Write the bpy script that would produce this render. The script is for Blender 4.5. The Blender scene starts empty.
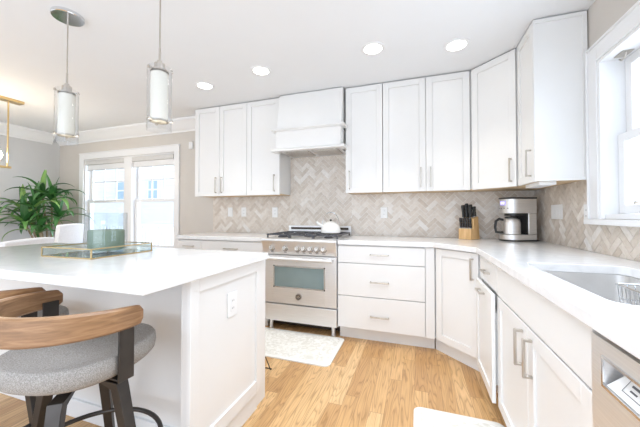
import bpy, bmesh, math, random
from mathutils import Vector, Matrix
random.seed(7)
C = bpy.context.scene.collection
S = bpy.context.scene
PI = math.pi

# ------------------------------------------------------------------ camera
cam_d = bpy.data.cameras.new('camera')
cam = bpy.data.objects.new('camera', cam_d)
C.objects.link(cam)
cam.location = (-1.0526, -3.239, 1.1488)
cam.rotation_euler = (PI / 2 + 0.0162, 0, 0.3253)
cam_d.sensor_width = 36
cam_d.lens = 289.585 / 640 * 36
cam_d.shift_y = -3.65 / 640
cam_d.clip_start = 0.02
S.camera = cam

# ------------------------------------------------------------------ world, lights, exposure
W = bpy.data.worlds.new('world')
S.world = W
W.use_nodes = True
wn = W.node_tree.nodes['Background']
wn.inputs[0].default_value = (0.82, 0.92, 1.06, 1)
wn.inputs[1].default_value = 1.0
_N, _L = W.node_tree.nodes, W.node_tree.links
_tc = _N.new('ShaderNodeTexCoord'); _dt = _N.new('ShaderNodeVectorMath'); _dt.operation = 'DOT_PRODUCT'
_dt.inputs[1].default_value = (0.8, 0.6, 0.0)          # the sky is brightest on the window sides of the house
_mr = _N.new('ShaderNodeMapRange'); _mr.interpolation_type = 'SMOOTHSTEP'
_mr.inputs['From Min'].default_value = -0.1; _mr.inputs['From Max'].default_value = 0.5
_mr.inputs['To Min'].default_value = 1.2; _mr.inputs['To Max'].default_value = 5.0
_L.new(_tc.outputs['Generated'], _dt.inputs[0]); _L.new(_dt.outputs['Value'], _mr.inputs[0]); _L.new(_mr.outputs[0], wn.inputs[1])
S.view_settings.view_transform = 'Standard'
S.view_settings.look = 'None'
S.view_settings.gamma = 1
S.view_settings.use_curve_mapping = False
S.view_settings.exposure = 0.3
S.cycles.use_denoising = True
S.cycles.max_bounces = 10
S.cycles.transparent_max_bounces = 16
S.cycles.sample_clamp_indirect = 6
CAN_POWER = 22.0
PENDANT_POWER = 1.0
BULB_POWER = 5.0

def area(name, loc, sx, sy, power, col, spread):
    l = bpy.data.lights.new(name, 'AREA'); l.shape = 'RECTANGLE'; l.size = sx; l.size_y = sy; l.energy = power; l.color = col; l.spread = math.radians(spread)
    o = bpy.data.objects.new(name, l); C.objects.link(o); o.location = loc
    return o
# added soft fill without fixtures, facing down to brighten counters, floor and island
area('added_fill_aisle', (-1.25, -2.35, 2.46), 1.3, 1.5, 17, (0.86, 0.94, 1.06), 120)
area('added_fill_island', (-3.0, -2.9, 2.46), 1.6, 1.0, 2, (0.86, 0.94, 1.06), 120)

o_ = area('added_fill_rear', (-2.4, -4.55, 1.15), 2.6, 1.5, 21, (0.84, 0.93, 1.06), 150)   # added cool fill behind the camera, lifts the knee wall and stools
o_.rotation_euler = (PI / 2, 0, 0)

# ------------------------------------------------------------------ materials
def mat(name, col, rough=0.5, metal=0.0, spec=0.5, coat=0.0):
    m = bpy.data.materials.new(name)
    m.use_nodes = True
    b = m.node_tree.nodes['Principled BSDF']
    b.inputs['Base Color'].default_value = (*col, 1)
    b.inputs['Roughness'].default_value = rough
    b.inputs['Metallic'].default_value = metal
    b.inputs['Specular IOR Level'].default_value = spec
    b.inputs['Coat Weight'].default_value = coat
    return m

def nodes_of(m):
    return m.node_tree.nodes, m.node_tree.links, m.node_tree.nodes['Principled BSDF']

def ramp(N, stops):
    r = N.new('ShaderNodeValToRGB')
    e = r.color_ramp.elements
    while len(e) < len(stops):
        e.new(0.5)
    for i, (p, c) in enumerate(stops):
        e[i].position = p
        e[i].color = (*c, 1)
    return r

def noise_mat(name, stops, scale=(8, 8, 8), nscale=1.0, detail=4, rough=0.5, metal=0.0, coords='Object', bump=0.0, dist=0.0, coat=0.0):
    m = mat(name, stops[0][1], rough, metal, coat=coat)
    N, L, B = nodes_of(m)
    tc = N.new('ShaderNodeTexCoord'); mp = N.new('ShaderNodeMapping')
    mp.inputs['Scale'].default_value = scale
    nz = N.new('ShaderNodeTexNoise')
    nz.inputs['Scale'].default_value = nscale
    nz.inputs['Detail'].default_value = detail
    nz.inputs['Distortion'].default_value = dist
    r = ramp(N, stops)
    L.new(tc.outputs[coords], mp.inputs[0]); L.new(mp.outputs[0], nz.inputs['Vector'])
    L.new(nz.outputs['Fac'], r.inputs[0]); L.new(r.outputs[0], B.inputs['Base Color'])
    if bump:
        bp = N.new('ShaderNodeBump'); bp.inputs['Strength'].default_value = bump
        bp.inputs['Distance'].default_value = 0.004
        L.new(nz.outputs['Fac'], bp.inputs['Height']); L.new(bp.outputs[0], B.inputs['Normal'])
    return m

def paint(name, col, rough=0.5, amp=0.012):
    a = tuple(max(0, c - amp) for c in col); b = tuple(min(1, c + amp) for c in col)
    return noise_mat(name, [(0.3, a), (0.7, b)], (3, 3, 3), 1.5, 3, rough)

M = {}
M['cab'] = paint('cabinet_paint', (0.825, 0.815, 0.795), 0.32, 0.006)
M['wall'] = paint('greige_wall_paint', (0.64, 0.60, 0.55), 0.7)
M['lwall'] = paint('grey_wall_paint', (0.60, 0.595, 0.59), 0.7)
M['ceil'] = paint('ceiling_paint', (0.84, 0.85, 0.86), 0.8, 0.004)
M['trim'] = paint('white_trim_paint', (0.86, 0.86, 0.86), 0.35, 0.004)
M['plastic'] = paint('white_plastic', (0.86, 0.86, 0.85), 0.3, 0.004)
M['slot'] = mat('dark_slot', (0.08, 0.08, 0.08), 0.5)
M['quartz'] = noise_mat('white_quartz', [(0.35, (0.81, 0.805, 0.80)), (0.5, (0.845, 0.84, 0.835)), (0.56, (0.785, 0.78, 0.775)), (0.62, (0.845, 0.84, 0.835))], (2, 2, 2), 1.6, 6, 0.1, dist=1.2)
M['nickel'] = noise_mat('brushed_nickel', [(0.3, (0.50, 0.46, 0.41)), (0.7, (0.62, 0.58, 0.53))], (40, 40, 4), 2, 2, 0.34, 1.0)
M['steel'] = noise_mat('brushed_stainless', [(0.3, (0.78, 0.775, 0.77)), (0.7, (0.86, 0.855, 0.85))], (3, 3, 120), 2, 3, 0.42, 0.88)
M['sinksteel'] = noise_mat('satin_sink_steel', [(0.3, (0.78, 0.765, 0.745)), (0.7, (0.86, 0.845, 0.825))], (4, 60, 4), 2, 3, 0.36, 0.9)
M['chrome'] = noise_mat('polished_chrome', [(0.3, (0.72, 0.73, 0.75)), (0.7, (0.78, 0.79, 0.8))], (5, 5, 5), 1, 1, 0.12, 1.0)
M['gold'] = noise_mat('satin_brass', [(0.3, (0.62, 0.45, 0.22)), (0.7, (0.72, 0.54, 0.28))], (12, 12, 12), 1, 2, 0.3, 1.0)
M['bronze'] = noise_mat('dark_bronze_metal', [(0.3, (0.045, 0.039, 0.035)), (0.7, (0.07, 0.062, 0.056))], (9, 9, 9), 1, 3, 0.42, 0.6)
M['iron'] = noise_mat('black_cast_iron', [(0.3, (0.05, 0.05, 0.055)), (0.7, (0.10, 0.10, 0.11))], (30, 30, 30), 1, 3, 0.45, 0.2)
M['black'] = noise_mat('black_plastic', [(0.3, (0.02, 0.02, 0.02)), (0.7, (0.04, 0.038, 0.036))], (20, 20, 20), 1, 2, 0.35)
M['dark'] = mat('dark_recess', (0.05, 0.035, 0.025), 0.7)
M['ovenglass'] = noise_mat('oven_window_glass', [(0.3, (0.20, 0.26, 0.26)), (0.7, (0.25, 0.32, 0.32))], (3, 3, 3), 1, 2, 0.06, 0.0)
M['enamel'] = noise_mat('white_enamel', [(0.3, (0.86, 0.855, 0.83)), (0.7, (0.89, 0.885, 0.86))], (6, 6, 6), 1, 2, 0.12)
M['candle'] = noise_mat('sage_green_wax', [(0.3, (0.185, 0.245, 0.175)), (0.7, (0.235, 0.30, 0.22))], (14, 14, 14), 1, 5, 0.55)
M['chairfabric'] = noise_mat('white_upholstery', [(0.3, (0.78, 0.78, 0.79)), (0.7, (0.84, 0.84, 0.85))], (60, 60, 60), 1, 3, 0.75, bump=0.2)
M['seatfabric'] = noise_mat('grey_tweed', [(0.25, (0.20, 0.185, 0.17)), (0.5, (0.33, 0.31, 0.285)), (0.75, (0.49, 0.465, 0.435))], (150, 150, 150), 2, 4, 0.9, bump=0.5)
M['birch'] = noise_mat('pale_birch_underside', [(0.3, (0.66, 0.47, 0.27)), (0.7, (0.78, 0.60, 0.38))], (3, 40, 40), 1, 4, 0.5)
M['blockwood'] = noise_mat('honey_beech', [(0.3, (0.62, 0.37, 0.15)), (0.7, (0.78, 0.52, 0.26))], (30, 30, 5), 1.5, 4, 0.45)
M['rug'] = noise_mat('ivory_rug', [(0.40, (0.66, 0.64, 0.58)), (0.5, (0.74, 0.72, 0.67)), (0.6, (0.80, 0.79, 0.745))], (16, 16, 16), 1.4, 6, 0.95, bump=0.25, dist=1.5)
M['rugedge'] = noise_mat('ivory_rug_binding', [(0.3, (0.80, 0.79, 0.75)), (0.7, (0.83, 0.82, 0.78))], (40, 40, 40), 1.4, 3, 0.95)
M['shade'] = noise_mat('roller_shade_fabric', [(0.3, (0.62, 0.61, 0.59)), (0.7, (0.68, 0.67, 0.65))], (20, 20, 90), 1, 3, 0.8)
M['pot'] = noise_mat('grey_ceramic', [(0.3, (0.4, 0.4, 0.4)), (0.7, (0.5, 0.5, 0.5))], (8, 8, 8), 1, 3, 0.5)
M['soil'] = noise_mat('potting_soil', [(0.3, (0.05, 0.035, 0.02)), (0.7, (0.10, 0.07, 0.045))], (60, 60, 60), 1, 4, 0.95)
M['cane'] = noise_mat('tan_cane_bark', [(0.3, (0.24, 0.18, 0.11)), (0.7, (0.36, 0.28, 0.18))], (20, 20, 60), 1, 4, 0.8)
M['siding'] = noise_mat('white_clapboard', [(0.3, (0.83, 0.83, 0.82)), (0.7, (0.87, 0.87, 0.86))], (2, 2, 2), 1, 2, 0.6)
M['paneblue'] = noise_mat('house_window_glass', [(0.3, (0.38, 0.50, 0.60)), (0.7, (0.46, 0.58, 0.68))], (2, 2, 2), 1, 2, 0.15)
M['roof'] = noise_mat('grey_shingle', [(0.3, (0.3, 0.31, 0.33)), (0.7, (0.4, 0.41, 0.43))], (9, 9, 30), 1, 3, 0.8)
M['deck'] = noise_mat('grey_deck_boards', [(0.3, (0.50, 0.52, 0.54)), (0.7, (0.58, 0.6, 0.62))], (40, 2, 2), 1, 3, 0.8)
M['grassg'] = noise_mat('pale_paving', [(0.3, (0.44, 0.47, 0.50)), (0.7, (0.52, 0.55, 0.58))], (6, 6, 6), 1, 4, 0.9)
M['badge'] = noise_mat('dark_badge', [(0.3, (0.16, 0.15, 0.14)), (0.7, (0.22, 0.21, 0.2))], (9, 9, 9), 1, 2, 0.3, 0.7)
M['ink'] = mat('grey_ink', (0.12, 0.12, 0.13), 0.6)
M['blade'] = noise_mat('steel_bolster', [(0.3, (0.6, 0.6, 0.6)), (0.7, (0.7, 0.7, 0.7))], (9, 9, 9), 1, 2, 0.25, 1.0)

def emit(name, col, strength):
    m = bpy.data.materials.new(name); m.use_nodes = True
    N = m.node_tree.nodes; N.clear()
    e = N.new('ShaderNodeEmission'); o = N.new('ShaderNodeOutputMaterial')
    e.inputs[0].default_value = (*col, 1); e.inputs[1].default_value = strength
    m.node_tree.links.new(e.outputs[0], o.inputs[0])
    return m
M['lamp'] = emit('downlight_lens', (1.0, 0.97, 0.92), 9.0)
M['bulb'] = emit('warm_bulb', (1.0, 0.86, 0.62), 30.0)
M['lcd'] = emit('violet_lit_display', (0.34, 0.30, 1.0), 1.6)
M['lcdtext'] = emit('pale_display_digits', (0.85, 0.88, 1.0), 2.0)

def thin_glass(name, tint=(1, 1, 1), gloss=0.9):
    m = bpy.data.materials.new(name); m.use_nodes = True
    N = m.node_tree.nodes; L = m.node_tree.links; N.clear()
    o = N.new('ShaderNodeOutputMaterial'); mx = N.new('ShaderNodeMixShader')
    t = N.new('ShaderNodeBsdfTransparent'); g = N.new('ShaderNodeBsdfGlossy'); f = N.new('ShaderNodeLayerWeight')
    pw = N.new('ShaderNodeMath'); pw.operation = 'POWER'; pw.inputs[1].default_value = 5.0
    mu = N.new('ShaderNodeMath'); mu.operation = 'MULTIPLY_ADD'; mu.inputs[1].default_value = gloss; mu.inputs[2].default_value = 0.04
    t.inputs[0].default_value = (*tint, 1); g.inputs['Roughness'].default_value = 0.02
    f.inputs[0].default_value = 0.5
    L.new(f.outputs['Facing'], pw.inputs[0]); L.new(pw.outputs[0], mu.inputs[0]); L.new(mu.outputs[0], mx.inputs[0])
    L.new(t.outputs[0], mx.inputs[1]); L.new(g.outputs[0], mx.inputs[2]); L.new(mx.outputs[0], o.inputs[0])
    return m
M['pane'] = thin_glass('window_glass', (0.97, 0.99, 1.0))
M['glass'] = thin_glass('clear_glass', (0.95, 0.965, 0.975))
M['pendglass'] = thin_glass('pendant_glass', (0.975, 0.98, 0.985))
M['trayglass'] = thin_glass('pale_green_glass', (0.92, 0.945, 0.935))

def lampglass():
    m = mat('frosted_white_glass', (0.74, 0.715, 0.64), 0.25)
    N, L, B = nodes_of(m)
    B.inputs['Emission Color'].default_value = (1.0, 0.93, 0.80, 1)
    B.inputs['Emission Strength'].default_value = 0.05
    return m
M['frost'] = lampglass()

def oak():
    m = mat('oak_strip_floor', (0.6, 0.4, 0.2), 0.3)
    N, L, B = nodes_of(m)
    def math_(op, a=None, b=None):
        n = N.new('ShaderNodeMath'); n.operation = op
        for i, v in enumerate((a, b)):
            if v is None: continue
            if isinstance(v, (int, float)): n.inputs[i].default_value = v
            else: L.new(v, n.inputs[i])
        return n.outputs[0]
    tc = N.new('ShaderNodeTexCoord'); sp = N.new('ShaderNodeSeparateXYZ')
    L.new(tc.outputs['Object'], sp.inputs[0])
    bw = 0.083
    bx = math_('DIVIDE', sp.outputs[0], bw); row = math_('FLOOR', bx)
    wn1 = N.new('ShaderNodeTexWhiteNoise'); wn1.noise_dimensions = '1D'; L.new(row, wn1.inputs['W'])
    off = math_('MULTIPLY', wn1.outputs['Value'], 7.3)
    by = math_('ADD', math_('DIVIDE', sp.outputs[1], 0.85), off); brd = math_('FLOOR', by)
    cell = N.new('ShaderNodeCombineXYZ'); L.new(row, cell.inputs[0]); L.new(brd, cell.inputs[1])
    wn2 = N.new('ShaderNodeTexWhiteNoise'); wn2.noise_dimensions = '3D'; L.new(cell.outputs[0], wn2.inputs['Vector'])
    # grain coordinates shifted per board
    sh = N.new('ShaderNodeVectorMath'); sh.operation = 'SCALE'; L.new(wn2.outputs['Color'], sh.inputs[0]); sh.inputs['Scale'].default_value = 9.0
    ad = N.new('ShaderNodeVectorMath'); ad.operation = 'ADD'; L.new(tc.outputs['Object'], ad.inputs[0]); L.new(sh.outputs[0], ad.inputs[1])
    mp = N.new('ShaderNodeMapping'); mp.inputs['Scale'].default_value = (1, 0.09, 1); L.new(ad.outputs[0], mp.inputs[0])
    nz0 = N.new('ShaderNodeTexNoise'); nz0.inputs['Scale'].default_value = 11; nz0.inputs['Detail'].default_value = 2; L.new(mp.outputs[0], nz0.inputs['Vector'])
    rings = math_('FRACT', math_('MULTIPLY', nz0.outputs['Fac'], 17.0))
    rr = ramp(N, [(0.0, (0.42, 0.34, 0.26)), (0.14, (0.80, 0.77, 0.72)), (0.45, (1, 1, 1)), (0.85, (0.95, 0.93, 0.90)), (1.0, (0.45, 0.37, 0.28))]); L.new(rings, rr.inputs[0])
    mp2 = N.new('ShaderNodeMapping'); mp2.inputs['Scale'].default_value = (1, 0.03, 1); L.new(ad.outputs[0], mp2.inputs[0])
    nz1 = N.new('ShaderNodeTexNoise'); nz1.inputs['Scale'].default_value = 160; nz1.inputs['Detail'].default_value = 3; L.new(mp2.outputs[0], nz1.inputs['Vector'])
    base = ramp(N, [(0.0, (0.53, 0.30, 0.125)), (0.35, (0.61, 0.365, 0.16)), (0.7, (0.69, 0.43, 0.20)), (1.0, (0.75, 0.50, 0.255))]); L.new(wn2.outputs['Value'], base.inputs[0])
    mixA = N.new('ShaderNodeMix'); mixA.data_type = 'RGBA'; mixA.blend_type = 'MULTIPLY'; mixA.inputs[0].default_value = 0.62
    L.new(base.outputs[0], mixA.inputs[6]); L.new(rr.outputs[0], mixA.inputs[7])
    fr = ramp(N, [(0.3, (0.72, 0.68, 0.62)), (0.6, (1, 1, 1))]); L.new(nz1.outputs['Fac'], fr.inputs[0])
    mixB = N.new('ShaderNodeMix'); mixB.data_type = 'RGBA'; mixB.blend_type = 'MULTIPLY'; mixB.inputs[0].default_value = 0.6
    L.new(mixA.outputs[2], mixB.inputs[6]); L.new(fr.outputs[0], mixB.inputs[7])
    # seams
    fx = math_('FRACT', bx); fy = math_('FRACT', by)
    sx = math_('LESS_THAN', fx, 0.022); sy = math_('LESS_THAN', fy, 0.003)
    seam = math_('MAXIMUM', sx, sy)
    mixC = N.new('ShaderNodeMix'); mixC.data_type = 'RGBA'; mixC.inputs[7].default_value = (0.20, 0.10, 0.04, 1)
    L.new(math_('MULTIPLY', seam, 0.65), mixC.inputs[0]); L.new(mixB.outputs[2], mixC.inputs[6])
    L.new(mixC.outputs[2], B.inputs['Base Color'])
    return m
M['oak'] = oak()

def tile_mat():
    m = mat('marble_herringbone', (0.7, 0.65, 0.6), 0.28)
    N, L, B = nodes_of(m)
    g = N.new('ShaderNodeNewGeometry')
    r = ramp(N, [(0.0, (0.64, 0.56, 0.475)), (0.4, (0.72, 0.645, 0.565)), (0.8, (0.78, 0.715, 0.64)), (0.93, (0.84, 0.79, 0.73)), (1.0, (0.88, 0.85, 0.81))])
    L.new(g.outputs['Random Per Island'], r.inputs[0])
    tc = N.new('ShaderNodeTexCoord'); nz = N.new('ShaderNodeTexNoise')
    nz.inputs['Scale'].default_value = 22; nz.inputs['Detail'].default_value = 5; nz.inputs['Distortion'].default_value = 1.0
    L.new(tc.outputs['Object'], nz.inputs['Vector'])
    r2 = ramp(N, [(0.3, (0.86, 0.84, 0.82)), (0.65, (1.0, 1.0, 1.0))]); L.new(nz.outputs['Fac'], r2.inputs[0])
    mx = N.new('ShaderNodeMix'); mx.data_type = 'RGBA'; mx.blend_type = 'MULTIPLY'; mx.inputs[0].default_value = 1.0
    L.new(r.outputs[0], mx.inputs[6]); L.new(r2.outputs[0], mx.inputs[7]); L.new(mx.outputs[2], B.inputs['Base Color'])
    return m
M['tile'] = tile_mat()
M['grout'] = noise_mat('pale_grout', [(0.3, (0.80, 0.77, 0.735)), (0.7, (0.85, 0.825, 0.79))], (30, 30, 30), 1, 3, 0.9)

def walnut():
    m = mat('walnut_bentwood', (0.35, 0.2, 0.1), 0.38)
    N, L, B = nodes_of(m)
    tc = N.new('ShaderNodeTexCoord'); mp = N.new('ShaderNodeMapping'); mp.inputs['Scale'].default_value = (7, 7, 55)
    nz = N.new('ShaderNodeTexNoise'); nz.inputs['Scale'].default_value = 1.6; nz.inputs['Detail'].default_value = 6; nz.inputs['Distortion'].default_value = 0.6
    r = ramp(N, [(0.25, (0.20, 0.105, 0.048)), (0.5, (0.31, 0.17, 0.082)), (0.75, (0.44, 0.255, 0.13))])
    L.new(tc.outputs['Object'], mp.inputs[0]); L.new(mp.outputs[0], nz.inputs['Vector']); L.new(nz.outputs['Fac'], r.inputs[0]); L.new(r.outputs[0], B.inputs['Base Color'])
    return m
M['walnut'] = walnut()

def leaf_mat():
    m = mat('glossy_green_leaf', (0.1, 0.25, 0.06), 0.3)
    N, L, B = nodes_of(m)
    oi = N.new('ShaderNodeObjectInfo')
    r = ramp(N, [(0.0, (0.035, 0.12, 0.035)), (0.5, (0.065, 0.20, 0.05)), (0.85, (0.14, 0.32, 0.08)), (1.0, (0.26, 0.42, 0.12))])
    L.new(oi.outputs['Random'], r.inputs[0]); L.new(r.outputs[0], B.inputs['Base Color'])
    return m
M['leaf'] = leaf_mat()

# ------------------------------------------------------------------ mesh helpers
class MB:
    def __init__(self): self.bm = bmesh.new()
    def face(self, pts):
        vs = [self.bm.verts.new(p) for p in pts]
        return self.bm.faces.new(vs)
    def box(self, x0, y0, z0, x1, y1, z1, mtx=None):
        x0, x1 = min(x0, x1), max(x0, x1); y0, y1 = min(y0, y1), max(y0, y1); z0, z1 = min(z0, z1), max(z0, z1)
        p = [(x0, y0, z0), (x1, y0, z0), (x1, y1, z0), (x0, y1, z0), (x0, y0, z1), (x1, y0, z1), (x1, y1, z1), (x0, y1, z1)]
        if mtx is not None: p = [mtx @ Vector(q) for q in p]
        v = [self.bm.verts.new(q) for q in p]
        for f in ((0, 3, 2, 1), (4, 5, 6, 7), (0, 1, 5, 4), (1, 2, 6, 5), (2, 3, 7, 6), (3, 0, 4, 7)):
            self.bm.faces.new([v[i] for i in f])
        return self
    def rings(self, rs, closed=True, cap=True):
        rv = [[self.bm.verts.new(p) for p in r] for r in rs]
        n = len(rv[0])
        for a, b in zip(rv, rv[1:]):
            for i in range(n if closed else n - 1):
                j = (i + 1) % n
                self.bm.faces.new((a[i], a[j], b[j], b[i]))
        if cap and closed:
            self.bm.faces.new(list(reversed(rv[0]))); self.bm.faces.new(rv[-1])
        return self
    def lathe(self, prof, c=(0, 0), n=32, cap=True):
        rs = [[(c[0] + r * math.cos(2 * PI * i / n), c[1] + r * math.sin(2 * PI * i / n), z) for i in range(n)] for r, z in prof]
        return self.rings(rs, True, cap)
    def cyl(self, p0, p1, r, n=16, r2=None):
        return self.tube([p0, p1], r, n, r2)
    def tube(self, pts, r, n=10, r2=None, closed=False):
        P = [Vector(p) for p in pts]; m = len(P)
        rs = []; up = None
        for i in range(m):
            if closed: t = P[(i + 1) % m] - P[i - 1]
            else: t = P[min(i + 1, m - 1)] - P[max(i - 1, 0)]
            t.normalize()
            if up is None:
                up = Vector((0, 0, 1)) if abs(t.z) < 0.9 else Vector((1, 0, 0))
            s = t.cross(up).normalized(); u = s.cross(t).normalized(); up = u
            rad = r if r2 is None else r + (r2 - r) * i / (m - 1)
            rs.append([P[i] + rad * (math.cos(2 * PI * k / n) * s + math.sin(2 * PI * k / n) * u) for k in range(n)])
        if closed: rs.append(rs[0])
        return self.rings(rs, True, not closed)
    def prism(self, poly, z0, z1):
        return self.rings([[(x, y, z0) for x, y in poly], [(x, y, z1) for x, y in poly]])
    def extr(self, poly, f0, f1):      # poly of 2D points mapped by f0/f1 to the two ends
        return self.rings([[f0(a, b) for a, b in poly], [f1(a, b) for a, b in poly]])
    def build(self, name, material, parent=None, loc=None, rotz=0, bevel=0.0, seg=2, smooth=True, merge=False):
        bm = self.bm
        if merge: bmesh.ops.remove_doubles(bm, verts=bm.verts, dist=1e-5)
        bmesh.ops.recalc_face_normals(bm, faces=bm.faces)
        if smooth:
            for f in bm.faces: f.smooth = True
            for e in bm.edges:
                if len(e.link_faces) == 2 and e.calc_face_angle(0) > math.radians(38): e.smooth = False
        me = bpy.data.meshes.new(name); bm.to_mesh(me); bm.free()
        me.materials.append(M[material] if isinstance(material, str) else material)
        o = bpy.data.objects.new(name, me); C.objects.link(o)
        if parent is not None: o.parent = parent
        if loc is not None: o.location = loc
        o.rotation_euler = (0, 0, rotz)
        if bevel:
            b = o.modifiers.new('edge', 'BEVEL'); b.width = bevel; b.segments = seg; b.limit_method = 'ANGLE'; b.angle_limit = math.radians(40)
            b.harden_normals = False
        return o

def tag(o, label, cat, group=None, kind=None):
    o['label'] = label; o['category'] = cat
    if group: o['group'] = group
    if kind: o['kind'] = kind
    return o
def thing(name, label, cat, loc=(0, 0, 0), rotz=0, group=None):
    o = bpy.data.objects.new(name, None); C.objects.link(o)
    o.location = loc; o.rotation_euler = (0, 0, rotz); o.empty_display_size = 0.1
    return tag(o, label, cat, group)
def struct(mb, name, material, parent=None, bevel=0.0, **k):
    o = mb.build(name, material, parent, bevel=bevel, **k)
    if parent is None: o['kind'] = 'structure'
    return o
def copy_tree(o, parent=None):
    c = o.copy(); C.objects.link(c)
    if parent is not None: c.parent = parent
    for ch in list(o.children): copy_tree(ch, c)
    return c

# ------------------------------------------------------------------ room shell
CEIL = 2.478
XL, YF = -6.81, -4.6
struct(MB().box(XL - .15, YF, -.12, .15, .15, 0), 'floor', 'oak')
struct(MB().box(XL - .15, YF, CEIL, .15, .15, CEIL + .12), 'ceiling', 'ceil')
# back wall with a window opening
WX0, WXM0, WXM1, WX1, WZ0, WZ1 = -6.20, -5.307, -5.146, -4.325, 0.62, 2.04
w = MB()
w.box(XL - .15, 0, 0, WX0, .15, CEIL); w.box(WX1, 0, 0, .15, .15, CEIL)
w.box(WX0, 0, 0, WX1, .15, WZ0); w.box(WX0, 0, WZ1, WX1, .15, CEIL)
struct(w, 'wall_back', 'wall')
struct(MB().box(XL - .15, YF, 0, XL, 0, CEIL), 'wall_left', 'lwall')
RY0, RY1, RZ0, RZ1 = -1.055, -2.62, 1.122, 2.08
w = MB()
w.box(0, RY0, 0, .15, 0, CEIL); w.box(0, YF, 0, .15, RY1, CEIL)
w.box(0, RY1, 0, .15, RY0, RZ0); w.box(0, RY1, RZ1, .15, RY0, CEIL)
struct(w, 'wall_right', 'wall')
# crown moulding
def crown_poly(h=.165, p=.115):
    return [(0, 0), (-.012, 0), (-.016, .022), (-.03, .03), (-.05, .06), (-.085, .105), (-p + .012, .122), (-p, .135), (-p, h), (0, h)]
cp = crown_poly()
zb = CEIL - .167
struct(MB().extr(cp, lambda a, b: (XL + .0, a - .0005, zb + b), lambda a, b: (-3.705, a - .0005, zb + b)), 'trim_1', 'trim')
struct(MB().extr(cp, lambda a, b: (XL + .0005 - a, YF, zb + b), lambda a, b: (XL + .0005 - a, -.12, zb + b)), 'trim_2', 'trim')
struct(MB().box(XL + .02, -.016, 0, -3.66, -.0005, .12), 'baseboard_back', 'trim', bevel=.004)
struct(MB().box(XL + .0005, YF, 0, XL + .016, -.02, .12), 'baseboard_left', 'trim', bevel=.004)

# herringbone backsplash ---------------------------------------------------
def clip(poly, a0, a1, b0, b1):
    def cut(p, f, inter):
        out = []
        for i in range(len(p)):
            A, B = p[i - 1], p[i]
            fa, fb = f(A), f(B)
            if fa >= 0:
                if fb >= 0: out.append(B)
                else: out.append(inter(A, B, fa, fb))
            elif fb >= 0:
                out.append(inter(A, B, fa, fb)); out.append(B)
        return out
    it = lambda A, B, fa, fb: (A[0] + (B[0] - A[0]) * fa / (fa - fb), A[1] + (B[1] - A[1]) * fa / (fa - fb))
    for f in (lambda q: q[0] - a0, lambda q: a1 - q[0], lambda q: q[1] - b0, lambda q: b1 - q[1]):
        if not poly: return poly
        poly = cut(poly, f, it)
    return poly
def herring(rects, to3, w=.042, n=3, g=.0018):
    """tiles clipped to rects (a0,a1,b0,b1); to3(a,b,d) gives a world point d in front of the wall"""
    mb = MB(); c = math.sqrt(.5)
    tiles = []
    for k in range(-190, 191):
        for m in range(-60, 61):
            tiles.append((k + 2 * n * m, k, n, 1)); tiles.append((k + n + 2 * n * m, k - n + 1, 1, n))
    A0 = min(r[0] for r in rects) - .2; A1 = max(r[1] for r in rects) + .2
    ac = (A0 + A1) / 2
    for (u, v, du, dv) in tiles:
        q = [(u * w + g, v * w + g), ((u + du) * w - g, v * w + g), ((u + du) * w - g, (v + dv) * w - g), (u * w + g, (v + dv) * w - g)]
        q = [((x - y) * c + ac, (x + y) * c + 1.3) for x, y in q]
        if max(p[0] for p in q) < A0 or min(p[0] for p in q) > A1 or max(p[1] for p in q) < .85 or min(p[1] for p in q) > 1.95: continue
        for r in rects:
            p = clip(q, *r)
            if len(p) < 3: continue
            ar = abs(sum(p[i - 1][0] * p[i][1] - p[i][0] * p[i - 1][1] for i in range(len(p)))) / 2
            if ar < 4e-5: continue
            f = [to3(a, b, .0072) for a, b in p]; bk = [to3(a, b, .004) for a, b in p]
            fv = [mb.bm.verts.new(x) for x in f]; bv = [mb.bm.verts.new(x) for x in bk]
            try: mb.bm.faces.new(fv)
            except ValueError: continue
            for i in range(len(p)):
                mb.bm.faces.new((fv[i - 1], fv[i], bv[i], bv[i - 1]))
    return mb
back_rects = [(-3.66, -2.524, .9145, 1.376), (-2.524, -1.762, .80, 1.86), (-1.762, -.008, .9145, 1.376)]
g = MB()
for a0, a1, b0, b1 in back_rects: g.box(a0, -.0045, b0, a1, -.0006, b1)
bs = struct(g, 'trim_3', 'grout', smooth=False)
herring(back_rects, lambda a, b, d: (a, -d, b)).build('herringbone_tiles', 'tile', bs, smooth=False)
right_rects = [(-.952, -.008, .9145, 1.376), (-4.0, -.952, .9145, 1.088)]
g = MB()
for a0, a1, b0, b1 in right_rects: g.box(-.0045, a0, b0, -.0006, a1, b1)
bs2 = struct(g, 'trim_4', 'grout', smooth=False)
herring(right_rects, lambda a, b, d: (-d, a, b)).build('herringbone_tiles', 'tile', bs2, smooth=False)

# back window ---------------------------------------------------------------
def sash(mb, f, a0, a1, z0, z1, d0, d1, st=.045, bot=None):
    """frame of a sash: f(a, d, z) maps along/ depth/ up"""
    bot = bot or st
    def bx(a, b, c_, d_):
        p = [f(a, d0, c_), f(b, d1, d_)]
        mb.box(*p[0], *p[1])
    bx(a0, a0 + st, z0, z1); bx(a1 - st, a1, z0, z1); bx(a0 + st, a1 - st, z1 - st, z1); bx(a0 + st, a1 - st, z0, z0 + bot)
fb = lambda a, d, z: (a, d, z)
win = MB()
win.box(WX0 - .095, -.022, WZ0 - .02, WX0, -.0005, WZ1 + .09); win.box(WX1, -.022, WZ0 - .02, WX1 + .09, -.0005, WZ1 + .09)
win.box(WX0, -.022, WZ1, WX1, -.0005, WZ1 + .09)
win.box(WX0 - .10, -.03, WZ1 + .09, WX1 + .095, -.0005, WZ1 + .105)
win.box(WX0 - .12, -.06, WZ0 - .045, WX1 + .115, -.0005, WZ0 - .02)
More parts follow.
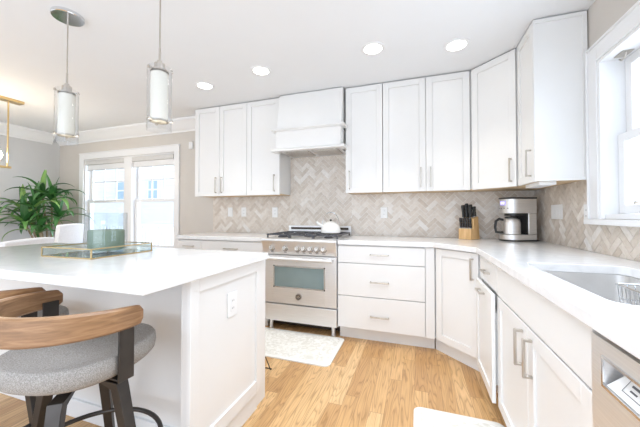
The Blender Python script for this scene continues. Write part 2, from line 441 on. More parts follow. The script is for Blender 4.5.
win.box(WX0 + .0005, -.0, WZ0 - .02, WX0 + .02, .14, WZ1); win.box(WX1 - .02, 0, WZ0, WX1 - .0005, .14, WZ1)
win.box(WX0 + .02, 0, WZ1 - .02, WX1 - .02, .14, WZ1 - .0005); win.box(WX0 + .02, 0, WZ0 + .0005, WX1 - .02, .14, WZ0 + .03)
win.box(WXM0, -.012, WZ0 + .03, WXM1, .14, WZ1 - .02)
window1 = struct(win, 'window_1', 'trim', bevel=.003)
ZM = 1.36
for k, (a0, a1) in enumerate(((WX0 + .02, WXM0), (WXM1, WX1 - .02))):
    s = MB(); sash(s, fb, a0 + .003, a1 - .003, ZM - .02, WZ1 - .022, .085, .115)
    ga, gb = a0 + .048, a1 - .048
    for t in (1 / 3, 2 / 3):
        x = ga + (gb - ga) * t; s.box(x - .009, .09, ZM + .025, x + .009, .11, WZ1 - .067)
    zc = (ZM + .025 + WZ1 - .067) / 2 ; s.box(ga, .0905, zc - .009, gb, .1095, zc + .009)
    up = s.build('sash', 'trim', window1, bevel=.002)
    MB().box(ga, .099, ZM + .025, gb, .101, WZ1 - .067).build('pane', 'pane', up, smooth=False)
    s = MB(); sash(s, fb, a0 + .003, a1 - .003, WZ0 + .032, ZM + .022, .05, .08)
    lo = s.build('sash', 'trim', window1, bevel=.002)
    MB().box(ga, .064, WZ0 + .077, gb, .066, ZM - .023).build('pane', 'pane', lo, smooth=False)
rs = thing('roller_shade', 'pale grey roller shade rolled up at the head of the dining window', 'window shade', (-5.262, .02, 1.95))
MB().box(-.91, -.03, 0, .91, .02, .066).build('cassette', 'shade', rs, bevel=.006)
MB().box(-.895, -.002, -.075, .895, .001, -.001).build('shade_cloth', 'trim', rs)
MB().box(-.895, -.007, -.09, .895, .006, -.075).build('hem_bar', 'shade', rs, bevel=.003)

# right window ----------------------------------------------------------------
win = MB()
CW = .10
win.box(-.02, RY0, RZ0 - .002, -.0005, RY0 + CW, RZ1 + CW); win.box(-.02, RY1 - CW, RZ0 - .002, -.0005, RY1, RZ1 + CW)
win.box(-.02, RY1, RZ1, -.0005, RY0, RZ1 + CW)
win.box(-.03, RY0 + CW, RZ0, -.0005, RY0 + CW + .012, RZ1 + CW + .012); win.box(-.03, RY1 - CW, RZ1 + CW, -.0005, RY0 + CW, RZ1 + CW + .012)
win.box(-.026, RY0, RZ0, -.0005, RY0 + .012, RZ1); win.box(-.026, RY1, RZ1 - .0, -.0005, RY0 + .012, RZ1 + .012)
win.box(-.045, RY1 - CW - .02, RZ0 - .034, -.0005, RY0 + CW + .02, RZ0 - .002)
win.box(-.019, RY0 - .02, RZ0, .14, RY0 - .0005, RZ1); win.box(-.019, RY1 + .0005, RZ0, .14, RY1 + .02, RZ1)
win.box(-.019, RY1 + .02, RZ1 - .02, .14, RY0 - .02, RZ1 - .0005); win.box(0, RY1 + .02, RZ0 + .0005, .14, RY0 - .02, RZ0 + .03)
YM0, YM1 = -1.80, -1.88
win.box(0, YM1, RZ0 + .03, .14, YM0, RZ1 - .02)
window2 = struct(win, 'window_2', 'trim', bevel=.003)
fr_ = lambda a, d, z: (d, a, z)
for a0, a1 in ((YM0, RY0 - .02), (RY1 + .02, YM1)):
    s = MB(); sash(s, fr_, a0 + .003, a1 - .003, 1.575, RZ1 - .022, .1, .13, .05)
    up = s.build('sash', 'trim', window2, bevel=.002)
    MB().box(.114, a0 + .053, 1.625, .116, a1 - .053, RZ1 - .072).build('pane', 'pane', up, smooth=False)
    s = MB(); sash(s, fr_, a0 + .003, a1 - .003, RZ0 + .032, 1.615, .062, .095, .05)
    lo = s.build('sash', 'trim', window2, bevel=.002)
    MB().box(.077, a0 + .053, RZ0 + .082, .079, a1 - .053, 1.565).build('pane', 'pane', lo, smooth=False)
    k = MB(); ym = (a0 + a1) / 2
    for yy in (a1 - .16,):
        k.lathe([(.012, RZ0 + .0835), (.012, RZ0 + .09), (.008, RZ0 + .1)], (.056, yy), 12)
    k.build('sash_lift', 'nickel', lo)
br = thing('shade_bracket', 'metal shade bracket at the top corner inside the sink window', 'bracket', (.05, RY0 - .10, RZ1 - .022))
MB().box(-.02, -.04, -.004, .03, .04, 0).build('plate', 'nickel', br)
MB().tube([(0, -.03, -.006), (0, -.02, -.03), (0, .01, -.035), (0, .03, -.018)], .004, 8).build('hook', 'nickel', br)

# ------------------------------------------------------------------ cabinet builders (local: front at y=0 facing -y, back at +depth)
def shaker(x0, x1, z0, z1, rail=.057, t=.02, rec=.009):
    mb = MB()
    mb.box(x0, 0, z0, x0 + rail, t, z1); mb.box(x1 - rail, 0, z0, x1, t, z1)
    mb.box(x0 + rail, 0, z1 - rail, x1 - rail, t, z1); mb.box(x0 + rail, 0, z0, x1 - rail, t, z0 + rail)
    mb.box(x0 + rail, rec, z0 + rail, x1 - rail, t, z1 - rail)
    return mb
def slab(x0, x1, z0, z1, t=.02): return MB().box(x0, 0, z0, x1, t, z1)
def pull(x, z, ln, vertical, parent, y=0.0):
    mb = MB(); h = ln / 2; s = .0055
    if vertical:
        mb.box(x - s, y - .034, z - h, x + s, y - .024, z + h)
        for q in (-h + .006, h - .006): mb.box(x - s, y - .025, z + q - s, x + s, y - .0002, z + q + s)
    else:
        mb.box(x - h, y - .034, z - s, x + h, y - .024, z + s)
        for q in (-h + .006, h - .006): mb.box(x + q - s, y - .025, z - s, x + q + s, y - .0002, z + s)
    return mb.build('handle', 'nickel', parent, bevel=.0015, seg=1)
G = .0022
BZ0, BZ1, TOE = .115, .872, .08
UZ0, UZ1 = 1.373, 2.468

def wall_cab(name, label, loc, rotz, wdt, depth, doors):
    """doors: list of (x0,x1,handle x or None)"""
    t = thing(name, label, 'cabinet', loc, rotz, None)
    MB().box(.001, .021, UZ0 + .012, wdt - .001, depth, UZ1).build('body', 'cab', t, bevel=.001, seg=1)
    MB().box(.004, .024, UZ0 + .004, wdt - .004, depth - .002, UZ0 + .0115).build('underside', 'birch', t)
    for x0, x1, hx in doors:
        d = shaker(x0 + G, x1 - G, UZ0, UZ1 - .002).build('door', 'cab', t, bevel=.0018)
        pull(hx, 1.505, .19, True, d)
    return t
FU = -.305
BK = -.0085   # face of tile
dpt = -FU + BK
wall_cab('wall_cabinet', 'two-door white wall cabinet at the window end of the run, above the switches', (-3.70, FU, 0), 0, .75, dpt, [(0, .366, .325), (.366, .75, .407)])
wall_cab('wall_cabinet', 'single-door white wall cabinet between the two-door end cabinet and the range hood', (-2.95, FU, 0), 0, .428, dpt, [(0, .428, .365)])
wall_cab('wall_cabinet', 'narrow single-door white wall cabinet beside the range hood, handle towards the hood', (-1.762, FU, 0), 0, .380, dpt, [(0, .380, .042)])
wall_cab('wall_cabinet', 'two-door white wall cabinet above the outlet and knife block', (-1.380, FU, 0), 0, .786, dpt, [(0, .405, .358), (.405, .786, .445)])
# diagonal corner wall cabinet
r2 = math.sqrt(2)
da = .592
dl = (da + FU) * r2
t = thing('corner_wall_cabinet', 'diagonal white corner wall cabinet above the coffee maker', 'cabinet', (-da, FU, 0), -PI / 4)
def toloc(p, o, ang):
    x, y = p[0] - o[0], p[1] - o[1]; c, s = math.cos(-ang), math.sin(-ang)
    return (x * c - y * s, x * s + y * c)
o_ = (-da, FU)
off = .021 * r2
pent = [(-da + .002, FU + off - .0), (FU + off, -da + .002), (BK, -da + .002), (BK, BK), (-da + .002, BK)]
MB().prism([toloc(p, o_, -PI / 4) for p in pent], UZ0 + .012, UZ1).build('body', 'cab', t)
pen2 = [(-da + .006, FU + off + .004), (FU + off + .004, -da + .006), (BK - .004, -da + .006), (BK - .004, BK - .004), (-da + .006, BK - .004)]
MB().prism([toloc(p, o_, -PI / 4) for p in pen2], UZ0 + .004, UZ0 + .0115).build('underside', 'birch', t)
d = shaker(.012, dl - .012, UZ0, UZ1 - .002).build('door', 'cab', t, bevel=.0018)
pull(dl - .05, 1.505, .19, True, d)
# wall cabinet on the window wall
uw = .341
t = wall_cab('wall_cabinet', 'narrow white wall cabinet on the sink wall next to the window, with panelled end', (FU, -da, 0), -PI / 2, uw - .013, dpt, [(.003, uw - .013, .28)])
e = MB()
x0, x1 = uw - .0125, uw
e.box(x0, .002, UZ0, x1 - .008, dpt, UZ1)
e.box(x1 - .008, .002, UZ0, x1, .014, UZ1); e.box(x1 - .008, dpt - .024, UZ0, x1, dpt, UZ1); e.box(x1 - .008, .014, UZ1 - .024, x1, dpt - .024, UZ1); e.box(x1 - .008, .014, UZ0, x1, dpt - .024, UZ0 + .018)
e.build('end_panel', 'cab', t)

# range hood ------------------------------------------------------------------
hx0, hx1 = -2.519, -1.766
t = thing('range_hood', 'white wooden range hood with tapered chimney between the wall cabinets', 'range hood', ((hx0 + hx1) / 2, 0, 1.822))
hw = (hx1 - hx0) / 2 - .002
h = MB()
def hring(x, yf, z): return [(-x, yf, z), (x, yf, z), (x, BK - .001, z), (-x, BK - .001, z)]
h.rings([hring(hw - .012, -.415, .243), hring(hw - .012, -.345, UZ1 - 1.822)])
h.build('chimney', 'cab', t, bevel=.003)
h = MB()
for a in (-1, 1):
    h.box(a * (hw - .012), -.44, .03, a * (hw - .03), BK - .001, .218)
h.box(-(hw - .03), -.44, .03, hw - .03, -.422, .218)
h.box(-(hw - .03), -.422, .20, hw - .03, BK - .001, .218)
h.build('apron', 'cab', t, bevel=.002)
def trimring(z0, z1, p, prof):
    mb = MB()
    mb.extr(prof, lambda a, b: (-hw - p, -.44 - a, z0 + b * (z1 - z0)), lambda a, b: (hw + p, -.44 - a, z0 + b * (z1 - z0)))
    return mb
pr = [(-.018, 0), (.012, 0), (.022, .35), (.03, .5), (.03, 1), (-.018, 1)]
h = trimring(.217, .243, .032, pr)
h.box(-hw - .032, -.43, .219, -hw + .03, -.335, .2415); h.box(hw - .03, -.43, .219, hw + .032, -.335, .2415)
h.build('upper_moulding', 'cab', t, bevel=.002)
pr = [(-.018, 0), (.035, 0), (.035, .45), (.02, .6), (.008, 1), (-.018, 1)]
h = trimring(0, .034, .032, pr)
h.box(-hw - .032, -.43, .002, -hw + .03, -.335, .03); h.box(hw - .03, -.43, .002, hw + .032, -.335, .03)
h.build('lower_moulding', 'cab', t, bevel=.002)
f = MB().box(-hw + .032, -.42, .012, hw - .032, BK - .003, .02).build('liner', 'steel', t)
for a in (-1, 1):
    q = MB().box(a * .02, -.36, .004, a * (hw - .07), -.10, .0115)
    for k in range(9):
        yy = -.34 + k * .026
        q.box(a * .03, yy, .001, a * (hw - .08), yy + .012, .004)
    q.build('filter', 'nickel', f)
for a in (-.28, .28): MB().lathe([(.022, .006), (.022, .0118)], (a, -.395), 16).build('hood_light', 'plastic', f)

# ------------------------------------------------------------------ base cabinets
FB = -.64
def base_cab(name, label, loc, rotz, wdt, depth=.62, solid=True):
    t = thing(name, label, 'cabinet', loc, rotz)
    b = MB()
    if solid: b.box(.0005, .021, BZ0, wdt - .0005, depth, BZ1)
    else:
        b.box(.0005, .021, BZ0, .018, depth, BZ1); b.box(wdt - .018, .021, BZ0, wdt - .0005, depth, BZ1)
        b.box(.018, .021, BZ0, wdt - .018, depth, BZ0 + .018); b.box(.018, depth - .012, BZ0 + .018, wdt - .018, depth, BZ1)
        b.box(.018, .021, BZ1 - .17, wdt - .018, .035, BZ1)
    b.build('body', 'cab', t, bevel=.001, seg=1)
    MB().box(.0005, TOE, 0, wdt - .0005, TOE + .02, BZ0 - .0005).build('toe_kick', 'cab', t)
    return t
def drawer(t, x0, x1, z0, z1, hl=.165, hx=None, hz=None, name='drawer', hand=True):
    d = slab(x0 + G, x1 - G, z0 + G, z1 - G).build(name, 'cab', t, bevel=.002)
    if hand: pull((x0 + x1) / 2 if hx is None else hx, (z0 + z1) / 2 if hz is None else hz, hl, False, d)
    return d
def door(t, x0, x1, z0, z1, hx, hz, ln=.16):
    d = shaker(x0 + G, x1 - G, z0 + G, z1 - G).build('door', 'cab', t, bevel=.002)
    if hx is not None: pull(hx, hz, ln, True, d)
    return d
t = base_cab('base_cabinet', 'white base cabinet at the window end of the back counter, largely behind the island', (-3.625, FB, 0), 0, .317)
drawer(t, 0, .317, .715, .868, .14, hz=.80); door(t, 0, .317, BZ0, .713, .27, .60)
t = base_cab('base_cabinet', 'white base cabinet beside the range on its window side, seen over the island', (-3.307, FB, 0), 0, .782)
drawer(t, 0, .782, .715, .868, .165, hz=.79); door(t, 0, .391, BZ0, .713, .35, .60); door(t, .391, .782, BZ0, .713, .432, .60)
t = base_cab('base_cabinet', 'white three-drawer base cabinet with horizontal pulls beside the steel range', (-1.756, FB, 0), 0, .836)
drawer(t, 0, .762, .708, .866, .165, hz=.790); drawer(t, 0, .762, .410, .706, .165, hz=.548); drawer(t, 0, .762, BZ0 + .003, .408, .165, hz=.245)
slab(.764, .834, BZ0, .872).build('filler_strip', 'cab', t)
# corner base, diagonal door
db = .92
o_ = (-db, FB); bl = (db + FB) * r2
t = thing('corner_base_cabinet', 'white corner base cabinet with a diagonal door under the knife block', 'cabinet', (-db, FB, 0), -PI / 4)
off = .021 * r2
pent = [(-db + .001, FB + off), (FB + off, -db + .001), (-.022, -db + .001), (-.022, -.022), (-db + .001, -.022)]
MB().prism([toloc(p, o_, -PI / 4) for p in pent], BZ0, BZ1).build('body', 'cab', t)
MB().prism([(-.0505, .062), (bl + .0505, .062), (bl + .0325, .080), (-.0325, .080)], 0, BZ0 - .0005).build('toe_kick', 'cab', t)
d = shaker(.010, bl - .010, BZ0 + .002, .868).build('door', 'cab', t, bevel=.002)
pull(bl - .048, .752, .16, True, d)
# narrow pull-out on the sink wall
w0 = .484
t = base_cab('base_cabinet', 'white base cabinet with a small drawer and a pull-out door standing slightly open', (FB, -db - .001, 0), -PI / 2, w0)
MB().box(.0, .012, BZ0, .03, .0205, .87).build('filler_strip', 'cab', t)
d = drawer(t, .032, w0, .712, .866, .13, hz=.79)
# pulled-out front, 2.5 cm proud
pf = shaker(.03 + G, w0 - G, BZ0 - .008, .706).build('pull_out_door', 'cab', t, loc=(0, -.028, 0), bevel=.002)
pull(.25, .665, .13, False, pf)
MB().box(.05, .0202, .2, w0 - .02, .0485, .6).build('pull_out_box', 'cab', pf)
# sink base
y_s = -db - .001 - w0
w1 = .925
t = base_cab('base_cabinet', 'white two-door base cabinet with plain false front under the sink', (FB, y_s - .001, 0), -PI / 2, w1, solid=False)
drawer(t, 0, w1, .706, .868, hand=False, name='false_front')
door(t, 0, .464, BZ0 - .02, .702, .412, .595, .15); door(t, .464, w1, BZ0 - .02, .702, .516, .595, .15)
y_d = y_s - .001 - w1

# dishwasher ---------------------------------------------------------------
t = thing('dishwasher', 'stainless steel dishwasher with pocket handle beside the sink cabinet', 'dishwasher', (FB, y_d - .002, 0), -PI / 2)
MB().box(.004, .045, .02, .596, .60, .868).build('tub', 'black', t)
dw = .6; pz0, pz1, px0, px1 = .755, .815, .055, .545
b = MB()
b.box(.003, -.005, .10, dw - .003, .04, pz0 - .0); b.box(.003, -.005, pz1, dw - .003, .04, .858)
b.box(.003, -.005, pz0, px0, .04, pz1); b.box(px1, -.005, pz0, dw - .003, .04, pz1); b.box(px0, .034, pz0, px1, .04, pz1)
dr = b.build('door', 'steel', t)
fr = MB()
for (a, b_, c_, d_) in ((px0 - .006, px1 + .006, pz1, pz1 + .006), (px0 - .006, px1 + .006, pz0 - .006, pz0), (px0 - .006, px0, pz0, pz1), (px1, px1 + .006, pz0, pz1)):
    fr.box(a, -.0085, c_, b_, -.0052, d_)
fr.build('pocket_rim', 'chrome', dr)
# sloped white control label inside the pocket
lb = MB(); lb.face([(px0 + .004, -.003, pz0 + .002), (px1 - .004, -.003, pz0 + .002), (px1 - .004, .0335, pz1 - .006), (px0 + .03, .0335, pz1 - .006)])
lb.face([(px0 + .004, -.003, pz0 + .001), (px0 + .03, .0335, pz1 - .006), (px0 + .03, .0335, pz0 + .001)])
lb.face([(px0 + .004, -.003, pz0 + .001), (px1 - .004, -.003, pz0 + .001), (px1 - .004, .0335, pz0 + .001), (px0 + .03, .0335, pz0 + .001)])
lbo = lb.build('control_label', 'plastic', dr, smooth=False)
mk = MB()
def on_slope(u, v):
    return (px0 + .03 + u, -.003 + .0365 * v - .0006, pz0 + .002 + (pz1 - pz0 - .008) * v + .0006)
def mark(u0, u1, v0, v1): mk.face([on_slope(u0, v0), on_slope(u1, v0), on_slope(u1, v1), on_slope(u0, v1)])
for k in range(6):
    u = .012 + k * .075
    for (a, b_, c_, d_) in ((0, .055, .2, .225), (0, .055, .725, .75), (0, .0015, .2, .75), (.0535, .055, .2, .75)): mark(u + a, u + b_, c_, d_)
    mark(u + .012, u + .043, .5, .58); mark(u + .016, u + .037, .34, .40)
mk.build('control_marks', 'ink', lbo, smooth=False)
MB().box(.01, .07, .0, dw - .01, .09, .098).build('toe_kick', 'black', t)
# rest of the run, to the edge of the frame
t = base_cab('base_cabinet', 'white base cabinet past the dishwasher at the end of the sink run', (FB, y_d - .606, 0), -PI / 2, .5)
drawer(t, 0, .5, .715, .868); door(t, 0, .5, BZ0, .713, .45, .6)

# countertops ----------------------------------------------------------------
CZ0, CZ1, CE = .8755, .914, -.66
tag(MB().box(-3.645, CE, CZ0, -2.525, BK - .001, CZ1).build('countertop', 'quartz', bevel=.003), 'white quartz countertop between window wall and range, behind the island', 'countertop')
sx0, sx1, sy0, sy1, rr_ = -.555, -.165, -2.262, -1.556, .045
def arc(cx, cy, a0, a1, n=6): return [(cx + rr_ * math.cos(a0 + (a1 - a0) * i / n), cy + rr_ * math.sin(a0 + (a1 - a0) * i / n)) for i in range(n + 1)]
xe = BK - .001
tops = []
far = [(xe, xe), (-1.753, xe), (-1.753, CE), (-.932, CE), (CE, -.932), (CE, sy1 - rr_)]
far += [(sx0, sy1 - rr_)] + arc(sx0 + rr_, sy1 - rr_, PI, PI / 2)[1:] + arc(sx1 - rr_, sy1 - rr_, PI / 2, 0) + [(xe, sy1 - rr_)]
tops.append(far)
tops.append([(CE, sy1 - rr_), (CE, sy0 + rr_), (sx0, sy0 + rr_), (sx0, sy1 - rr_)])
tops.append([(xe, sy1 - rr_), (sx1, sy1 - rr_), (sx1, sy0 + rr_), (xe, sy0 + rr_)])
tops.append([(CE, sy0 + rr_), (CE, -3.45), (xe, -3.45), (xe, sy0 + rr_)] + list(reversed(arc(sx1 - rr_, sy0 + rr_, -PI / 2, 0))) + list(reversed(arc(sx0 + rr_, sy0 + rr_, -PI, -PI / 2))))
mb = MB()
for p in tops:
    mb.face([(x, y, CZ0) for x, y in p])
bmesh.ops.remove_doubles(mb.bm, verts=mb.bm.verts, dist=1e-5)
bmesh.ops.recalc_face_normals(mb.bm, faces=mb.bm.faces)
ex = bmesh.ops.extrude_face_region(mb.bm, geom=list(mb.bm.faces))
bmesh.ops.translate(mb.bm, verts=[v for v in ex['geom'] if isinstance(v, bmesh.types.BMVert)], vec=(0, 0, CZ1 - CZ0))
tag(mb.build('countertop', 'quartz', bevel=.003), 'white quartz countertop turning the corner from range to sink', 'countertop')

# sink -------------------------------------------------------------------------
def rrect(x0, y0, x1, y1, r, z, n=6):
    pts = []
    for cx, cy, a in ((x1 - r, y1 - r, 0), (x0 + r, y1 - r, PI / 2), (x0 + r, y0 + r, PI), (x1 - r, y0 + r, 1.5 * PI)):
        pts += [(cx + r * math.cos(a + PI / 2 * i / n), cy + r * math.sin(a + PI / 2 * i / n), z) for i in range(n + 1)]
    return pts
SZ = .66
t = thing('sink', 'undermount stainless steel sink bowl under the window', 'sink', ((sx0 + sx1) / 2, (sy0 + sy1) / 2, SZ))
cx_, cy_ = (sx0 + sx1) / 2, (sy0 + sy1) / 2
hx_, hy_ = (sx1 - sx0) / 2 - .004, (sy1 - sy0) / 2 - .004
mb = MB()
rs_ = [rrect(-hx_ - .014, -hy_ - .014, hx_ + .014, hy_ + .014, .06, CZ0 - .0015 - SZ), rrect(-hx_, -hy_, hx_, hy_, .048, CZ0 - .0015 - SZ),
       rrect(-hx_ + .006, -hy_ + .006, hx_ - .006, hy_ - .006, .045, .04), rrect(-hx_ + .014, -hy_ + .014, hx_ - .014, hy_ - .014, .05, .014), rrect(-hx_ + .04, -hy_ + .04, hx_ - .04, hy_ - .04, .05, .004)]
mb.rings(rs_, True, False)
mb.bm.verts.ensure_lookup_table()
n_ = len(rs_[0]); mb.bm.faces.new([mb.bm.verts[i] for i in range(4 * n_, 5 * n_)])
sk = mb.build('bowl', 'sinksteel', t)
so = sk.modifiers.new('gauge', 'SOLIDIFY'); so.thickness = .0015; so.offset = 1
q = MB().lathe([(.045, .0056), (.045, .0075), (.038, .0085), (.03, .0062)], (0, 0), 24); q.build('drain', 'chrome', t)
# wire caddy standing in the sink
t = thing('sink_caddy', 'bright wire caddy standing in the steel sink', 'sink caddy', (-.235, -1.86, SZ))
tp = .205
mb = MB()
def rloop(hx, hy, z, r=.02): return rrect(-hx, -hy, hx, hy, r, z, 4)
mb.tube(rloop(.055, .14, tp), .0036, 8, closed=True); mb.build('rim', 'chrome', t)
mb = MB(); mb.tube(rloop(.05, .13, tp - .06), .0024, 6, closed=True); mb.tube(rloop(.045, .125, .012), .0024, 6, closed=True); mb.build('hoops', 'chrome', t)
mb = MB()
for k in range(11):
    y = -.115 + k * .023
    mb.tube([(-.055, y, tp), (-.05, y, tp - .06), (-.045, y, .012), (.045, y, .012), (.05, y, tp - .06), (.055, y, tp)], .0018, 6)
for k in range(4):
    x = -.036 + k * .024
    mb.tube([(x, -.14, tp), (x, -.13, tp - .06), (x, -.125, .012), (x, .125, .012), (x, .13, tp - .06), (x, .14, tp)], .0018, 6)
for a in (-1, 1):
    for b in (-1, 1): mb.cyl((a * .04, b * .11, .0085), (a * .04, b * .11, .013), .004, 8)
mb.build('wires', 'chrome', t)

# ------------------------------------------------------------------ range
RX0, RX1 = -2.5215, -1.7595
t = thing('range', 'stainless steel gas range with seven control knobs', 'range', ((RX0 + RX1) / 2, 0, 0))
rw = (RX1 - RX0) / 2
MB().box(-rw + .002, -.61, .10, rw - .002, -.02, .875).build('body', 'steel', t)
for a in (-1, 1):
    for yy in (-.585, -.08):
        mb = MB(); mb.lathe([(.024, 0), (.024, .012), (.019, .014), (.019, .0995)], (a * (rw - .055), yy), 20); mb.build('leg', 'steel', t)
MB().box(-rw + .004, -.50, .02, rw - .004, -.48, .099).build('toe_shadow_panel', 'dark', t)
MB().box(-rw + .004, -.655, .105, rw - .004, -.612, .268).build('drawer_panel', 'steel', t, bevel=.004)
wz0, wz1, wx = .440, .645, .262
mb = MB()
dz0, dz1 = .284, .752
mb.box(-rw + .004, -.66, dz0, -wx, -.612, dz1); mb.box(wx, -.66, dz0, rw - .004, -.612, dz1)
mb.box(-wx, -.66, wz1, wx, -.612, dz1); mb.box(-wx, -.66, dz0, wx, -.612, wz0)
od = mb.build('oven_door', 'steel', t, bevel=.003)
MB().box(-wx + .0005, -.657, wz0 + .0005, wx - .0005, -.64, wz1 - .0005).build('oven_window', 'ovenglass', od)
mb = MB()
for a in (-wx, wx): mb.box(a - .006, -.6625, wz0 - .006, a + .006, -.6602, wz1 + .006)
for z in (wz0, wz1): mb.box(-wx - .006, -.6625, z - .006, wx + .006, -.6602, z + .006)
mb.build('window_frame', 'chrome', od)
mb = MB(); mb.cyl((-rw + .03, -.715, .722), (rw - .03, -.715, .722), .017, 20)
for a in (-1, 1): mb.box(a * (rw - .07) - .014, -.715, .712, a * (rw - .07) + .014, -.6602, .732)
mb.build('handle', 'steel', od, bevel=.002)
# round badge with a winged mark
def disc(mb, x, z, r, y0, y1, n=28, sx=1): mb.rings([[(x + sx * r * math.cos(2 * PI * i / n), y, z + r * math.sin(2 * PI * i / n)) for i in range(n)] for y in (y0, y1)])
mb = MB(); disc(mb, 0, .357, .032, -.666, -.6605); bd = mb.build('badge', 'badge', od)
mb = MB()
for i in range(28):
    a, b = 2 * PI * i / 28, 2 * PI * (i + 1) / 28
    mb.face([(r * math.cos(q), -.6668, .357 + r * math.sin(q)) for r, q in ((.032, a), (.032, b), (.027, b), (.027, a))])
mb.face([(-.02, -.6668, .362), (0, -.6668, .354), (.02, -.6668, .362), (.02, -.6668, .356), (0, -.6668, .347), (-.02, -.6668, .356)])
mb.face([(-.008, -.6668, .368), (.008, -.6668, .368), (.004, -.6668, .361), (-.004, -.6668, .361)])
mb.build('badge_mark', 'chrome', bd, smooth=False)
# control panel: slightly tilted fascia and bullnose top
mb = MB(); prof = [(-.61, .762), (-.668, .762), (-.690, .874), (-.700, .884), (-.704, .897), (-.70, .909), (-.69, .914), (-.61, .914)]
mb.extr(prof, lambda a, b: (-rw, a, b), lambda a, b: (rw, a, b)); mb.build('control_panel', 'steel', t)
knx = [-2.415, -2.274, -2.143, -2.079, -2.013, -1.947, -1.881]
kp = None
for i, kx in enumerate(knx):
    x = kx - (RX0 + RX1) / 2
    tilt = Matrix.Translation((x, -.6795, .822)) @ Matrix.Rotation(math.radians(79) , 4, 'X')
    if kp is None:
        mb = MB(); mb.lathe([(.027, 0), (.027, .004), (.022, .006), (.02, .028), (.018, .031)], (0, 0), 24); mb.box(-.004, -.021, .028, .004, .021, .038)
        kp = k = mb.build('knob', 'nickel', t)
        MB().lathe([(.031, -.003), (.031, -.0008), (.0275, -.0004)], (0, 0), 24).build('bezel', 'black', kp)
        mk = MB(); mk.box(-.0018, .006, .0381, .0018, .020, .0386); mk.build('pointer', 'ink', kp)
    else: k = copy_tree(kp, t)
    k.matrix_local = tilt
mk = MB()
for kx in knx:
    x = kx - (RX0 + RX1) / 2
    yy = -.668 - .022 * (.782 - .762) / .112
    mk.box(x - .014, yy - .0012, .779, x + .014, yy - .0002, .784)
mk.build('panel_print', 'ink', t)
MB().box(-rw, -.6095, .876, rw, -.02, .914).build('cooktop', 'steel', t)
mb = MB(); mb.box(-rw, -.055, .9145, rw, -.02, 1.02); bgd = mb.build('backguard', 'steel', t, bevel=.003)
MB().box(-rw + .03, -.058, .975, rw - .03, -.0553, 1.0).build('vent_slot', 'dark', bgd)
for (bx_, by_, br_) in ((-.25, -.48, .045), (-.25, -.19, .035), (0, -.335, .055), (.25, -.48, .035), (.25, -.19, .045)):
    mb = MB(); mb.lathe([(br_ + .012, .9145), (br_ + .012, .922), (br_, .926), (br_, .936), (br_ * .8, .94)], (bx_, by_), 24); mb.build('burner', 'iron', t)
for gx in (-.25, 0, .25):
    mb = MB(); x0, x1, y0, y1, z = gx - .118, gx + .118, -.605, -.07, .953; s = .0065
    for x in (x0, x1): mb.box(x - s, y0, z - .012, x + s, y1, z)
    for y in (y0, (y0 + y1) / 2, y1): mb.box(x0, y - s, z - .012, x1, y + s, z)
    for y in (-.48, -.19):
        mb.box(x0, y - s, z - .010, gx - .03, y + s, z + .001); mb.box(gx + .03, y - s, z - .010, x1, y + s, z + .001)
        mb.box(gx - s, y - .13, z - .010, gx + s, y - .03, z + .001); mb.box(gx - s, y + .03, z - .010, gx + s, y + .12, z + .001)
    for x in (x0, x1):
        for y in (y0 + .01, y1 - .01): mb.box(x - s, y - s, .9145, x + s, y + s, z - .01)
    mb.build('grate', 'iron', t)

# kettle ----------------------------------------------------------------------
t = thing('kettle', 'white dome kettle with arched wire handle on the range', 'kettle', (-1.915, -.33, .9545))
mb = MB(); mb.lathe([(.085, 0), (.102, .008), (.104, .03), (.098, .06), (.083, .088), (.058, .106), (.04, .112)], (0, 0), 36); mb.build('pot', 'enamel', t)
mb = MB(); mb.lathe([(.042, .1125), (.04, .118), (.015, .124), (.010, .125)], (0, 0), 28); ld = mb.build('lid', 'enamel', t)
mb = MB(); mb.lathe([(.006, .1252), (.012, .134), (.011, .142), (.004, .146)], (0, 0), 16); mb.build('lid_knob', 'black', ld)
mb = MB(); mb.tube([(-.085, 0, .085)] + [(-.092 * math.cos(a), 0, .095 + .125 * math.sin(a)) for a in [PI * i / 14 for i in range(15)]] + [(.085, 0, .085)], .0042, 8); mb.build('handle', 'chrome', t)
mb = MB(); mb.tube([(-.075, -.035, .07), (-.115, -.055, .095), (-.135, -.063, .12)], .018, 12, .011); mb.build('spout', 'enamel', t)

